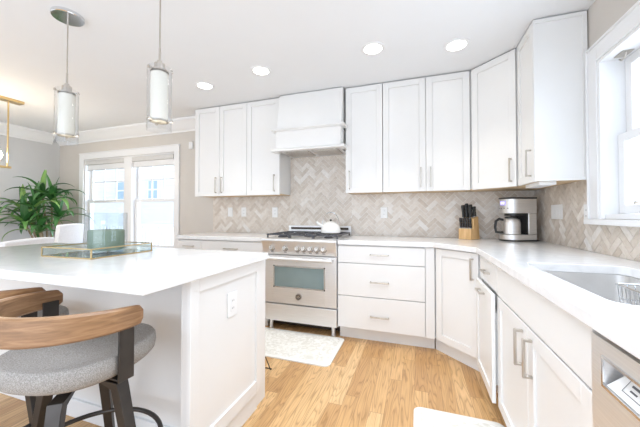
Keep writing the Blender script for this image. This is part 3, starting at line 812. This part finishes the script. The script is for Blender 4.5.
# knife block -------------------------------------------------------------------
KB = (-.585, -.15); ka = math.radians(-40)
t = thing('knife_block', 'stepped honey wood knife block full of black-handled knives', 'knife block', (KB[0], KB[1], CZ1 + .0008), ka)
mb = MB(); prof = [(-.075, 0), (.07, 0), (.045, .215), (-.035, .192), (-.035, .105), (-.075, .098)]
mb.extr(prof, lambda a, b: (-.062, a, b), lambda a, b: (.062, a, b)); mb.build('block', 'blockwood', t, bevel=.003)
def make_knife(label, hl, hw_, z, x, y, tilt, grp):
    loc = Matrix.Translation((KB[0], KB[1], CZ1 + .0008)) @ Matrix.Rotation(ka, 4, 'Z') @ Matrix.Translation((x, y, z)) @ Matrix.Rotation(tilt, 4, 'X')
    k = thing('knife', label, 'knife', group=grp)
    k.matrix_world = loc
    mb = MB(); mb.rings([rrect(-hw_ * .32, -hw_ * .55, hw_ * .32, hw_ * .55, hw_ * .25, q) if True else 0 for q in (.009, .03)] + [rrect(-hw_ * .3, -hw_ * .45, hw_ * .3, hw_ * .45, hw_ * .22, hl * .55), rrect(-hw_ * .36, -hw_ * .62, hw_ * .36, hw_ * .62, hw_ * .25, hl * .92), rrect(-hw_ * .28, -hw_ * .45, hw_ * .28, hw_ * .45, hw_ * .2, hl)])
    h_ = mb.build('handle', 'black', k)
    mb = MB()
    for q in (.3, .55, .8):
        for s in (-1, 1): mb.box(s * hw_ * .32 - .0012, -.003, hl * q - .003, s * hw_ * .32 + .0012, .003, hl * q + .003)
    mb.build('rivets', 'blade', h_)
    MB().box(-hw_ * .3, -hw_ * .5, .0008, hw_ * .3, hw_ * .5, .0092).build('bolster', 'blade', k)
    return k
order = ['first', 'second', 'third', 'fourth', 'last']
for i in range(5):
    nm = ['outermost steak knife away from the coffee maker', 'second steak knife from the outer side', 'middle steak knife', 'fourth steak knife from the outer side', 'outermost steak knife on the coffee maker side'][i]
    make_knife(nm + ', front step of the knife block', .10, .024, .1022, -.048 + .024 * i, -.055, math.radians(6), 'steak knives in the front step of the block')
tall = [(-.045, -.012, .125, 'tall black-handled knife in the front row of the block top, outer end'), (-.012, -.012, .118, 'tall black-handled knife in the front row of the block top, middle'), (.025, -.012, .105, 'tall black-handled knife in the front row of the block top, coffee maker end'),
        (-.03, .022, .13, 'tall black-handled knife in the back row of the block top, outer end'), (.008, .022, .12, 'tall black-handled knife in the back row of the block top, middle'), (.042, .022, .10, 'tall black-handled knife in the back row of the block top, coffee maker end')]
for x, y, hl, lb_ in tall:
    make_knife(lb_, hl, .032, .192 + (y + .035) * .2875 + .003, x, y, math.radians(8), 'tall knives in the top of the block')

# coffee maker --------------------------------------------------------------------
CM = (-.208, -.205); ca = -PI / 4 - .27
t = thing('coffee_maker', 'stainless steel drip coffee maker in the counter corner', 'coffee maker', (CM[0], CM[1], CZ1 + .0008), ca)
# local front -y ; body: rounded plan
def plan(r, y0, y1, n=10):
    return [(r * math.cos(PI + PI * i / n), y0 + r * .8 * math.sin(PI + PI * i / n)) for i in range(n + 1)] + [(r, y1), (-r, y1)]
R_ = .096
mb = MB(); mb.prism(plan(R_, -.07, .110), 0, .012); mb.build('foot', 'black', t)
mb = MB(); mb.prism(plan(R_, -.07, .110), .0125, .058); mb.build('base', 'steel', t, bevel=.003)
mb = MB(); mb.box(-R_, .026, .0585, R_, .110, .245); mb.build('column', 'steel', t, bevel=.006)
mb = MB(); mb.box(-R_ + .006, .0195, .0585, R_ - .006, .0255, .245); mb.build('column_face', 'black', t)
mb = MB(); mb.prism(plan(R_, -.07, .110), .2455, .372); hd = mb.build('head', 'steel', t, bevel=.003)
mb = MB(); mb.prism(plan(R_ + .003, -.07, .113), .3725, .385); mb.build('lid', 'black', t, bevel=.004)
mb = MB(); mb.prism(plan(R_ - .03, -.05, .018), .222, .245); mb.build('filter_outlet', 'black', t)
mb = MB()
def curve_patch(mb, a0, a1, z0, z1, d, n=6):
    for i in range(n):
        p = []
        for (q, z) in ((a0 + (a1 - a0) * i / n, z0), (a0 + (a1 - a0) * (i + 1) / n, z0), (a0 + (a1 - a0) * (i + 1) / n, z1), (a0 + (a1 - a0) * i / n, z1)):
            p.append(((R_ + d) * math.cos(q), -.07 + (R_ + d) * .8 * math.sin(q), z))
        mb.face(p)
curve_patch(mb, 1.5 * PI - .30, 1.5 * PI + .30, .318, .352, .0014); ds = mb.build('display', 'lcd', hd, smooth=False)
mb = MB()
for k in range(4):
    a = 1.5 * PI - .2 + k * .11 + (.03 if k > 1 else 0)
    curve_patch(mb, a - .035, a - .02, .324, .346, .002, 1)
    curve_patch(mb, a + .02, a + .035, .324, .346, .002, 1)
    curve_patch(mb, a - .035, a + .035, .344, .347, .002, 1)
mb.build('digits', 'lcdtext', ds, smooth=False)
mb = MB()
for k in range(4):
    a = 1.5 * PI - .5 + k * .33
    curve_patch(mb, a - .05, a + .05, .285, .293, .0014, 2)
mb.build('buttons', 'black', hd, smooth=False)
cd = Matrix.Rotation(ca, 4, 'Z') @ Vector((0, -.058, 0))
t = thing('carafe', 'steel thermal carafe with black handle inside the coffee maker', 'carafe', (CM[0] + cd.x, CM[1] + cd.y, CZ1 + .0595), ca)
mb = MB(); mb.lathe([(.066, 0), (.071, .006), (.071, .10), (.064, .128), (.05, .14)], (0, 0), 32); mb.build('flask', 'steel', t)
mb = MB(); mb.lathe([(.052, .1405), (.052, .152), (.04, .158)], (0, 0), 24); mb.build('lid', 'black', t)
mb = MB(); mb.tube([(-.02, -.066, .128), (-.03, -.10, .135), (-.035, -.128, .115), (-.036, -.135, .06), (-.034, -.128, .02), (-.025, -.085, .014), (-.018, -.072, .02)], .011, 10); mb.build('handle', 'black', t)
tag(MB().tube([(-.085, -.20, CZ1 + .0045), (-.05, -.215, CZ1 + .0045), (-.03, -.19, CZ1 + .0045), (-.028, -.13, CZ1 + .0045), (-.05, -.08, CZ1 + .0045), (-.08, -.075, CZ1 + .0045)], .0035, 8).build('power_cord', 'black'), 'black power cord on the counter behind the coffee maker', 'cord')

# ------------------------------------------------------------------ outlets and switches
def plate(label, w_, h_, loc, rotz, kind, cat='outlet'):
    t = thing('wall_outlet' if kind == 'outlet' else 'light_switch', label, cat, loc, rotz, 'outlets and switches')
    MB().box(-w_ / 2, -.006, -h_ / 2, w_ / 2, 0, h_ / 2).build('cover_plate', 'plastic', t, bevel=.0025)
    if kind == 'outlet':
        p = MB().box(-.017, -.0085, -.034, .017, -.0062, .034).build('receptacle', 'plastic', t, bevel=.001)
        s = MB()
        for z in (-.019, .019):
            for x in (-.006, .006): s.box(x - .001, -.0092, z - .004, x + .001, -.0087, z + .005)
        s.build('slots', 'slot', p)
    else:
        n = max(1, round(w_ / .058))
        for i in range(n):
            x = (i - (n - 1) / 2) * .046
            mb = MB(); mb.extr([(-.0062, -.033), (-.0062, .033), (-.0085, .033), (-.0105, -.033)], lambda a, b: (x - .0165, a, b), lambda a, b: (x + .0165, a, b))
            mb.build('rocker', 'plastic', t, bevel=.0008)
    return t
yb = BK + .0012
plate('white switch plate on the tile nearest the window end of the backsplash', .072, .12, (-3.385, yb, 1.182), 0, 'switch', 'switch')
plate('white outlet on the tile second from the window end of the backsplash', .072, .12, (-3.180, yb, 1.182), 0, 'outlet')
plate('white outlet on the tile just on the window side of the range', .076, .125, (-2.732, yb, 1.176), 0, 'outlet')
plate('white outlet on the tile between the range and knife block', .075, .12, (-1.402, yb, 1.170), 0, 'outlet')
plate('white multi-switch plate on the sink wall tile beside the coffee maker', .19, .115, (yb, -.470, 1.170), -PI / 2, 'switch', 'switch')
plate('white outlet on the sink wall tile touching the window casing', .07, .115, (yb, -.902, 1.158), -PI / 2, 'outlet')
ps = thing('wall_sensor', 'small white sensor high on the greige wall beside the cabinet end', 'sensor', (-4.035, -.001, 2.11))
MB().box(-.032, -.022, -.05, .032, 0, .05).build('case', 'plastic', ps, bevel=.006)
MB().box(-.018, -.0245, .01, .018, -.0222, .034).build('lens', 'trim', ps)
ul = thing('under_cabinet_light', 'white under-cabinet light bar below the cabinet next to the window', 'light', (-.215, -.755, 1.3765), -PI / 2)
MB().box(-.13, -.05, -.026, .13, .05, -.0005).build('housing', 'plastic', ul, bevel=.003)
MB().box(-.115, -.03, -.0285, .115, .03, -.0262).build('diffuser', 'trim', ul)

# ------------------------------------------------------------------ island
IX0, IX1, IY0, IY1 = -3.92, -1.925, -2.505, -1.645
PX = -1.95
t = thing('kitchen_island', 'white kitchen island with panelled end and seating overhang', 'island', (0, 0, 0))
KY = -2.10
MB().box(IX0 + .05, KY, .0, PX - .022, IY1 + .045, CZ0 - .0005).build('body', 'cab', t)
e = MB(); ex0, ex1 = PX - .021, PX
y0, y1, z0, z1, rl, rb = -2.262, -1.685, .105, CZ0 - .001, .052, .07
e.box(ex0, y0, z0, ex1, y0 + rl, z1); e.box(ex0, y1 - rl, z0, ex1, y1, z1); e.box(ex0, y0 + rl, z1 - rl - .01, ex1, y1 - rl, z1); e.box(ex0, y0 + rl, z0, ex1, y1 - rl, z0 + rb)
e.box(ex0, y0 + rl, z0 + rb, ex1 - .011, y1 - rl, z1 - rl - .01)
ep = e.build('end_panel', 'cab', t, bevel=.002)
MB().box(PX - .07, y0 + .02, 0, PX - .0225, KY - .001, CZ0 - .001).build('panel_return', 'cab', t, bevel=.002)
MB().box(PX - .021, y0, 0, PX - .012, y1 - .03, z0 - .001).build('plinth', 'cab', t)
MB().box(PX - .0215, KY - .014, 0, IX0 + .05, KY - .0005, .10).build('skirting', 'trim', t, bevel=.003)
MB().box(IX0 + .05, y0 + .02, 0, IX0 + .09, KY - .001, CZ0 - .001).build('panel_return', 'cab', t, bevel=.002)
tag(MB().box(IX0, IY0, CZ0, IX1, IY1, CZ1).build('island_countertop', 'quartz', bevel=.004, seg=3), 'white quartz island countertop carrying the glass tray', 'countertop')
plate('white outlet on the panelled end of the island', .078, .122, (PX - .0098, -1.968, .69), PI / 2, 'outlet')

# tray, vase, candle
ta = math.atan2(-2.191 + 2.183, -2.671 + 3.046)
t = thing('glass_tray', 'mirrored glass tray with gold edging on the island', 'tray', (-2.86, -2.008, CZ1 + .0008), ta + .05)
tw, td, th = .19, .185, .052
MB().box(-tw, -td, .003, tw, td, .006).build('tray_base', 'trayglass', t)
mb = MB(); g_ = .0012
mb.box(-tw, -td - g_, .0065, tw, -td + g_, th); mb.box(-tw, td - g_, .0065, tw, td + g_, th); mb.box(-tw - g_, -td, .0065, -tw + g_, td, th); mb.box(tw - g_, -td, .0065, tw + g_, td, th)
mb.build('glass_sides', 'trayglass', t)
mb = MB(); e_ = .0028
for z in (e_, th):
    for y in (-td, td): mb.box(-tw - e_, y - e_, z - e_, tw + e_, y + e_, z + e_)
    for x in (-tw, tw): mb.box(x - e_, -td, z - e_, x + e_, td, z + e_)
for x in (-tw, tw):
    for y in (-td, td): mb.box(x - e_, y - e_, e_, x + e_, y + e_, th)
mb.build('gold_edging', 'gold', t)
VX, VY, VZ = -2.872, -1.965, CZ1 + .0075
t = thing('glass_vase', 'clear glass cylinder vase holding a green candle on the tray', 'vase', (VX, VY, VZ))
ro = .108
mb = MB(); mb.lathe([(ro - .006, 0), (ro, .006), (ro, .235), (ro - .002, .238), (ro - .005, .235), (ro - .005, .012)], (0, 0), 48, cap=True)
mb.build('cylinder', 'glass', t)
t = thing('candle', 'sage green pillar candle inside the glass vase', 'candle', (VX, VY, VZ + .0125))
mb = MB(); mb.lathe([(.09, 0), (.094, .006), (.094, .116), (.089, .122), (.03, .120), (.012, .118)], (0, 0), 40); mb.build('wax', 'candle', t)
MB().cyl((0, 0, .1185), (.002, 0, .135), .0015, 8).build('wick', 'slot', t)

# ------------------------------------------------------------------ stools
def make_stool(label):
    t = thing('counter_stool', label, 'stool', group='stools at the island')
    zs0, zs1 = .583, .662; n = 48
    def se(r, z, ex=2.5):
        pts = []
        for i in range(n):
            a = 2 * PI * i / n + PI / 4
            c, s = math.cos(2 * PI * i / n), math.sin(2 * PI * i / n)
            k = (abs(c) ** ex + abs(s) ** ex) ** (-1 / ex)
            x, y = r * k * c, r * k * s
            co, si = math.cos(.2), math.sin(.2)
            pts.append((x * co - y * si, x * si + y * co, z))
        return pts
    mb = MB()
    mb.rings([se(.18, zs0), se(.211, zs0 + .006), se(.223, zs0 + .020), se(.226, zs0 + .045), se(.224, zs0 + .066), se(.218, zs1 - .003), se(.209, zs1), se(.193, zs1 - .005), se(.15, zs1 - .009), se(.07, zs1 - .010)])
    mb.build('seat', 'seatfabric', t)
    # bentwood back, open towards +y
    mb = MB(); a0, a1 = math.radians(6.5), math.radians(-196); m_ = 60; ring = []
    for i in range(m_ + 1):
        u = i / m_; a = a0 + (a1 - a0) * u
        endf = min(1, min(u, 1 - u) / .025); endf = math.sqrt(max(0, 1 - (1 - endf) ** 2)) if endf < 1 else 1
        hb = .756; ht = .822 + .024 * math.sin(PI * u) ** .7
        zc, hh = (hb + ht) / 2, (ht - hb) / 2 * (.55 + .45 * endf)
        th_ = .0125 * (.5 + .5 * endf); r = .261; b_ = .006 * (.5 + .5 * endf)
        sec = [(r - th_, zc - hh + b_), (r - th_ + b_, zc - hh), (r + th_ - b_, zc - hh), (r + th_, zc - hh + b_), (r + th_, zc + hh - b_), (r + th_ - b_, zc + hh), (r - th_ + b_, zc + hh), (r - th_, zc + hh - b_)]
        ring.append([(q * math.cos(a), q * math.sin(a), z) for q, z in sec])
    mb.rings(ring); mb.build('backrest', 'walnut', t)
    for deg in (-4, 174):
        a = math.radians(deg)
        mt = Matrix.Rotation(a, 4, 'Z')
        mb = MB(); mb.box(.2405, -.027, .572, .2475, .027, .785, mt); mb.box(.10, -.022, .572, .2405, .022, .5785, mt)
        mb.build('bracket', 'bronze', t, bevel=.0015)
    MB().lathe([(.10, .552), (.10, .5715)], (0, 0), 24).build('swivel_plate', 'bronze', t)
    for deg in (0, 128, 180, 308):
        a = math.radians(deg); mt = Matrix.Rotation(a, 4, 'Z')
        mb = MB()
        top = [(.075, -.021, .551), (.075, .021, .551), (.205, .021, .551), (.205, -.021, .551)]
        mid = [(.172, -.020, .525), (.172, .020, .525), (.214, .020, .525), (.214, -.020, .525)]
        bot = [(.325, -.015, 0), (.325, .015, 0), (.352, .015, 0), (.352, -.015, 0)]
        mb.rings([[mt @ Vector(p) for p in s_] for s_ in (top, mid, bot)]); mb.build('leg', 'bronze', t, bevel=.0015)
    mb = MB(); mb.tube([(.262 * math.cos(2 * PI * i / 48), .262 * math.sin(2 * PI * i / 48), .235) for i in range(48)], .0095, 10, closed=True); mb.build('foot_ring', 'bronze', t)
    return t
st = make_stool('walnut-backed counter stool with grey seat fully in view, nearer the panelled island end')
st.location = (-2.265, -2.471, 0)
s2 = copy_tree(st); s2['label'] = 'counter stool with walnut bentwood back, further along the island behind another stool'
s2.location = (-2.91, -2.42, 0)

# ------------------------------------------------------------------ pendants, downlights, chandelier
def make_pendant(label):
    t = thing('pendant_lamp', label, 'pendant lamp', group='pendants over the island')   # origin at the ceiling
    top, bot = -.505, -.86
    MB().lathe([(.084, -.022), (.088, -.018), (.088, -.0005)], (0, 0), 40).build('canopy', 'chrome', t)
    MB().cyl((0, 0, -.0225), (0, 0, top + .045), .004, 10).build('rod', 'nickel', t)
    mb = MB(); mb.lathe([(.006, top + .115), (.006, top + .045), (.012, top + .044), (.014, top + .03), (.026, top + .026), (.028, top - .02), (.0405, top - .022), (.0405, top - .03)], (0, 0), 28); mb.build('socket_cap', 'nickel', t)
    mb = MB(); mb.lathe([(.063, bot), (.063, top), (.0608, top), (.0608, bot)], (0, 0), 48, cap=False)
    mb.build('outer_glass', 'pendglass', t)
    mb = MB(); mb.lathe([(.045, bot + .058), (.045, top - .031), (.0425, top - .031), (.0425, bot + .058)], (0, 0), 36, cap=False); mb.build('inner_shade', 'frost', t)
    for nm, z in (('top_bracket', top - .018), ('bottom_bracket', bot + .056)):
        mb = MB(); mb.lathe([(.047, z - .005), (.047, z + .005), (.0415, z + .005), (.0415, z - .005)], (0, 0), 36, cap=False)
        for k in range(3):
            a = 2 * PI * k / 3 + .5
            mb.cyl((.045 * math.cos(a), .045 * math.sin(a), z), (.068 * math.cos(a), .068 * math.sin(a), z), .004, 8)
            mb.cyl((.0635 * math.cos(a), .0635 * math.sin(a), z), (.071 * math.cos(a), .071 * math.sin(a), z), .008, 10)
        mb.build(nm, 'nickel', t)
    mb = MB(); mb.lathe([(.004, top - .031), (.014, top - .05), (.022, top - .10), (.014, top - .145), (.004, top - .15)], (0, 0), 16); mb.build('bulb', 'frost', t)
    return t
pen = make_pendant('clear glass cylinder pendant above the island with its round ceiling canopy in view')
pen.location = (-3.258, -1.965, CEIL)
pn2 = copy_tree(pen); pn2['label'] = 'clear glass cylinder pendant nearer the range, ceiling canopy out of view'
pn2.location = (-2.428, -1.992, CEIL)
def lamp(name, loc, power, col, radius, parent=None, spot=None):
    l = bpy.data.lights.new(name, 'SPOT' if spot else 'POINT'); l.energy = power; l.color = col; l.shadow_soft_size = radius
    if spot: l.spot_size = spot; l.spot_blend = .8
    o = bpy.data.objects.new(name, l); C.objects.link(o); o.location = loc
    if parent: o.parent = parent
    return o
for p in (pen, pn2): lamp('pendant_light', (0, 0, -.90), PENDANT_POWER, (1, .9, .75), .04, p)

def make_can(label, x, y, vis=True):
    t = thing('recessed_light', label, 'ceiling light', (x, y, CEIL), 0, 'recessed lights')
    mb = MB(); mb.lathe([(.095, -.0005), (.095, -.004), (.088, -.007), (.07, -.006), (.07, -.0005)], (0, 0), 40, cap=False); mb.build('trim_ring', 'trim', t)
    MB().lathe([(.0695, -.005), (.0695, -.0012)], (0, 0), 40).build('lens', 'lamp', t)
    lamp('downlight', (0, 0, -.02), CAN_POWER, (1, .95, .87), .07, t, math.radians(84))
    return t
make_can('round recessed ceiling light above the window-end wall cabinet', -3.125, -.81)
make_can('round recessed ceiling light just in front of the range hood', -2.416, -.90)
make_can('round recessed ceiling light above the narrow cabinet beside the hood', -1.385, -.926)
make_can('round recessed ceiling light nearest the corner cabinet', -.757, -.765)

t = thing('chandelier', 'brass linear chandelier with bare bulb hanging over the dining area', 'chandelier', (-5.50, -1.55, CEIL))
MB().box(-.05, -.42, -.03, .05, .42, -.0005).build('ceiling_plate', 'gold', t, bevel=.003)
mb = MB()
for yy in (-.3, .3): mb.cyl((0, yy, -.03), (0, yy, -.79), .008, 10)
mb.build('stem', 'gold', t)
mb = MB(); mb.box(-.012, -.45, -.80, .012, .33, -.775); mb.build('rail', 'gold', t)
for yy in (-.30, -.04, .22):
    mb = MB(); mb.lathe([(.016, -.7745), (.016, -.72), (.012, -.718)], (0, yy), 16); so_ = mb.build('socket', 'gold', t)
    mb = MB(); mb.lathe([(.010, -.7178), (.03, -.69), (.036, -.655), (.024, -.62), (.006, -.61)], (0, yy), 20); mb.build('bulb', 'bulb', so_)
    lamp('bulb_light', (0.06, yy, -.66), BULB_POWER, (1, .86, .66), .04, t)

# ------------------------------------------------------------------ rugs
def rug(name, label, x0, y0, x1, y1, r=.045):
    t = thing(name, label, 'rug', ((x0 + x1) / 2, (y0 + y1) / 2, 0))
    a, b = (x1 - x0) / 2, (y1 - y0) / 2
    mb = MB(); mb.rings([rrect(-a, -b, a, b, r, .0005), rrect(-a, -b, a, b, r, .009), rrect(-a + .004, -b + .004, a - .004, b - .004, r - .004, .011)]); mb.build('binding', 'rugedge', t)
    i_ = .035
    mb = MB(); mb.rings([rrect(-a + i_, -b + i_, a - i_, b - i_, r * .6, .0112), rrect(-a + i_, -b + i_, a - i_, b - i_, r * .6, .0122)]); mb.build('pile', 'rug', t)
    return t
rug('rug', 'ivory patterned rug on the wood floor in front of the range', -2.72, -1.145, -1.69, -.62)
rug('rug', 'ivory patterned rug on the wood floor in front of the sink cabinet', -1.08, -2.5, -.612, -1.405)

# wire hoop behind the island
tag(MB().tube([(-2.085, -1.30, .004), (-2.09, -1.31, .004), (-2.10, -1.36, .11), (-2.115, -1.43, .20), (-2.16, -1.45, .215), (-2.20, -1.40, .13), (-2.20, -1.34, .004), (-2.13, -1.30, .004)], .0035, 8, closed=True).build('wire_hoop', 'bronze'), 'thin dark wire hoop on the wood floor at the far corner of the island', 'wire hoop')

# ------------------------------------------------------------------ dining chairs
def chair(label, x, y, rz, top, wdt=.5):
    t = thing('dining_chair', label, 'chair', (x, y, 0), rz, 'white dining chairs')
    w_ = wdt / 2     # faces +y locally; back at -y
    mb = MB(); mb.rings([rrect(-w_, -.22, w_, .25, .05, .40), rrect(-w_ - .005, -.225, w_ + .005, .255, .05, .43), rrect(-w_, -.22, w_, .25, .05, .475)]); mb.build('seat', 'chairfabric', t, bevel=.008)
    mb = MB(); n = 8; ring = []
    for i in range(n + 1):
        u = -1 + 2 * i / n; cx = u * w_; cy = -.255 - .0 + .05 * u * u
        tp = top - .015 * u * u
        ring.append([(cx, cy - .0, .38), (cx, cy - .045, .385), (cx, cy - .125, tp - .015), (cx, cy - .11, tp), (cx, cy - .08, tp), (cx, cy - .068, tp - .015)])
    mb.rings(ring); mb.build('backrest', 'chairfabric', t, bevel=.006)
    for a in (-1, 1):
        for b, yy in ((0, -.18), (1, .21)):
            mb = MB(); x_ = a * (w_ - .04)
            mb.rings([[(x_ - .018, yy - .018, .399), (x_ + .018, yy - .018, .399), (x_ + .018, yy + .018, .399), (x_ - .018, yy + .018, .399)], [(x_ - .01 + a * .01, yy - .01, 0), (x_ + .01 + a * .01, yy - .01, 0), (x_ + .01 + a * .01, yy + .01, 0), (x_ - .01 + a * .01, yy + .01, 0)]])
            mb.build('leg', 'walnut', t)
    return t
chair('wide white upholstered dining chair showing its back behind the island', -5.17, -1.47, math.radians(116), .905, .60)
chair('white dining chair with tall slim back beside the plant', -5.74, -.72, math.radians(108), 1.03, .38)

# ------------------------------------------------------------------ corn plant
PXY = (-6.22, -.42)
t = thing('potted_plant', 'tall leafy green corn plant in the dining corner', 'plant', (*PXY, 0))
mb = MB(); mb.lathe([(.13, .0), (.17, .32), (.18, .34), (.165, .34), (.15, .30)], (0, 0), 32); mb.build('pot', 'pot', t)
MB().lathe([(.148, .299), (.148, .3015)], (0, 0), 24).build('soil', 'soil', t)
heads = [(-.12, -.06, 1.46), (.08, -.05, 1.38), (.02, -.22, 1.27), (-.28, -.20, 1.22), (.17, .0, 1.13), (-.04, -.30, 1.03), (-.36, -.05, 1.05), (.12, -.22, .93)]
for hx, hy, hz in heads:
    MB().tube([(hx * .25, hy * .25, .303), (hx * .5, hy * .5, .303 + (hz - .3) * .5), (hx, hy, hz)], .016, 8, .012).build('stem', 'cane', t)
nl = 0
for hi, (hx, hy, hz) in enumerate(heads):
    cnt = 12
    for k in range(cnt):
        az = k * 2.39996 + hi * 1.1
        up = 1.25 - 1.05 * (k / cnt)              # start pitch
        ln = random.uniform(.38, .52) if k > 1 else random.uniform(.34, .42)
        wd = random.uniform(.034, .044)
        droop = random.uniform(1.7, 2.7) if k > 1 else .2
        if k <= 1: up = 1.4
        p = Vector((hx, hy, hz - .05 + .05 * (1 - k / cnt))); th_ = up; dirh = Vector((math.cos(az), math.sin(az), 0)); side = Vector((-math.sin(az), math.cos(az), 0))
        m_ = 9; rings = []
        for i in range(m_ + 1):
            u = i / m_
            wv = wd * (math.sin(PI * min(1, .12 + .88 * u) ** .8) ** .75 + .02) if u < 1 else .001
            nrm = Vector((-math.sin(th_) * dirh.x, -math.sin(th_) * dirh.y, math.cos(th_)))
            rings.append([p - side * wv + nrm * wv * .35, p, p + side * wv + nrm * wv * .35, p - nrm * .0015])
            p = p + (dirh * math.cos(th_) + Vector((0, 0, math.sin(th_)))) * (ln / m_)
            th_ -= droop / m_ * (.4 + 1.2 * u)
        # keep inside the room
        for rg in rings:
            for q in rg:
                q.x = max(q.x, XL + .03 - PXY[0]); q.y = min(q.y, -.03 - PXY[1])
        mb = MB(); mb.rings(rings); mb.build('leaf', 'leaf', t); nl += 1

# ------------------------------------------------------------------ outside
h = thing('exterior_house', 'pale clapboard house seen through the dining window', 'house', (-12.5, 6.0, -.6))
mb = MB()
for k in range(44):
    z = k * .14
    mb.extr([(0, 0), (-.03, .0), (-.006, .14), (0, .14)], lambda a, b: (-6.5, a, z + b), lambda a, b: (6.5, a, z + b))
mb.box(-6.5, .0005, 0, 6.5, .2, 6.16)
mb.build('siding', 'siding', h, smooth=False)
for wx_, wz_, ww, wh in ((.99, 2.43, .5, .72), (-.83, 2.43, .46, .72), (-3.4, 2.43, .5, .72), (3.4, 2.43, .5, .72)):
    mb = MB()
    mb.box(wx_ - ww / 2 - .1, -.06, wz_ - .1, wx_ - ww / 2, -.031, wz_ + wh + .1); mb.box(wx_ + ww / 2, -.06, wz_ - .1, wx_ + ww / 2 + .1, -.031, wz_ + wh + .1)
    mb.box(wx_ - ww / 2, -.06, wz_ + wh, wx_ + ww / 2, -.031, wz_ + wh + .1); mb.box(wx_ - ww / 2, -.06, wz_ - .1, wx_ + ww / 2, -.031, wz_)
    mb.box(wx_ - ww / 2, -.055, wz_ + wh / 2 - .03, wx_ + ww / 2, -.031, wz_ + wh / 2 + .03)
    f = mb.build('house_window', 'trim', h)
    MB().box(wx_ - ww / 2, -.04, wz_, wx_ + ww / 2, -.032, wz_ + wh).build('pane', 'paneblue', f)
mb = MB(); mb.extr([(-.5, 6.1), (.3, 6.16), (3, 8), (3, 8.2), (-.5, 6.25)], lambda a, b: (-6.8, a, b), lambda a, b: (6.8, a, b)); mb.build('roof', 'roof', h)
gr = MB().box(-24, .16, -.7, 4, 24, -.6).build('outside_ground', 'grassg'); gr['kind'] = 'structure'
dk = MB().box(-9.5, .2, -.10, -3.2, 2.6, -.03).build('outside_deck', 'deck'); dk['kind'] = 'structure'
for i in range(1): pass
t = thing('deck_railing', 'white baluster deck railing outside the dining window', 'railing', (-6.4, 2.5, -.03))
mb = MB(); mb.box(-3.0, -.04, .86, 3.0, .04, .92); mb.box(-3.0, -.025, .08, 3.0, .025, .13); mb.build('rail', 'trim', t)
mb = MB()
for k in range(54):
    x = -2.92 + k * .11; mb.box(x - .02, -.02, .1305, x + .02, .02, .8595)
bo = mb.build('balusters', 'trim', t)
for x in (-3.04, 0, 3.04):
    if x == 0: continue
    MB().box(x - .05, -.05, 0, x + .05, .05, 1.0).build('post', 'trim', t)
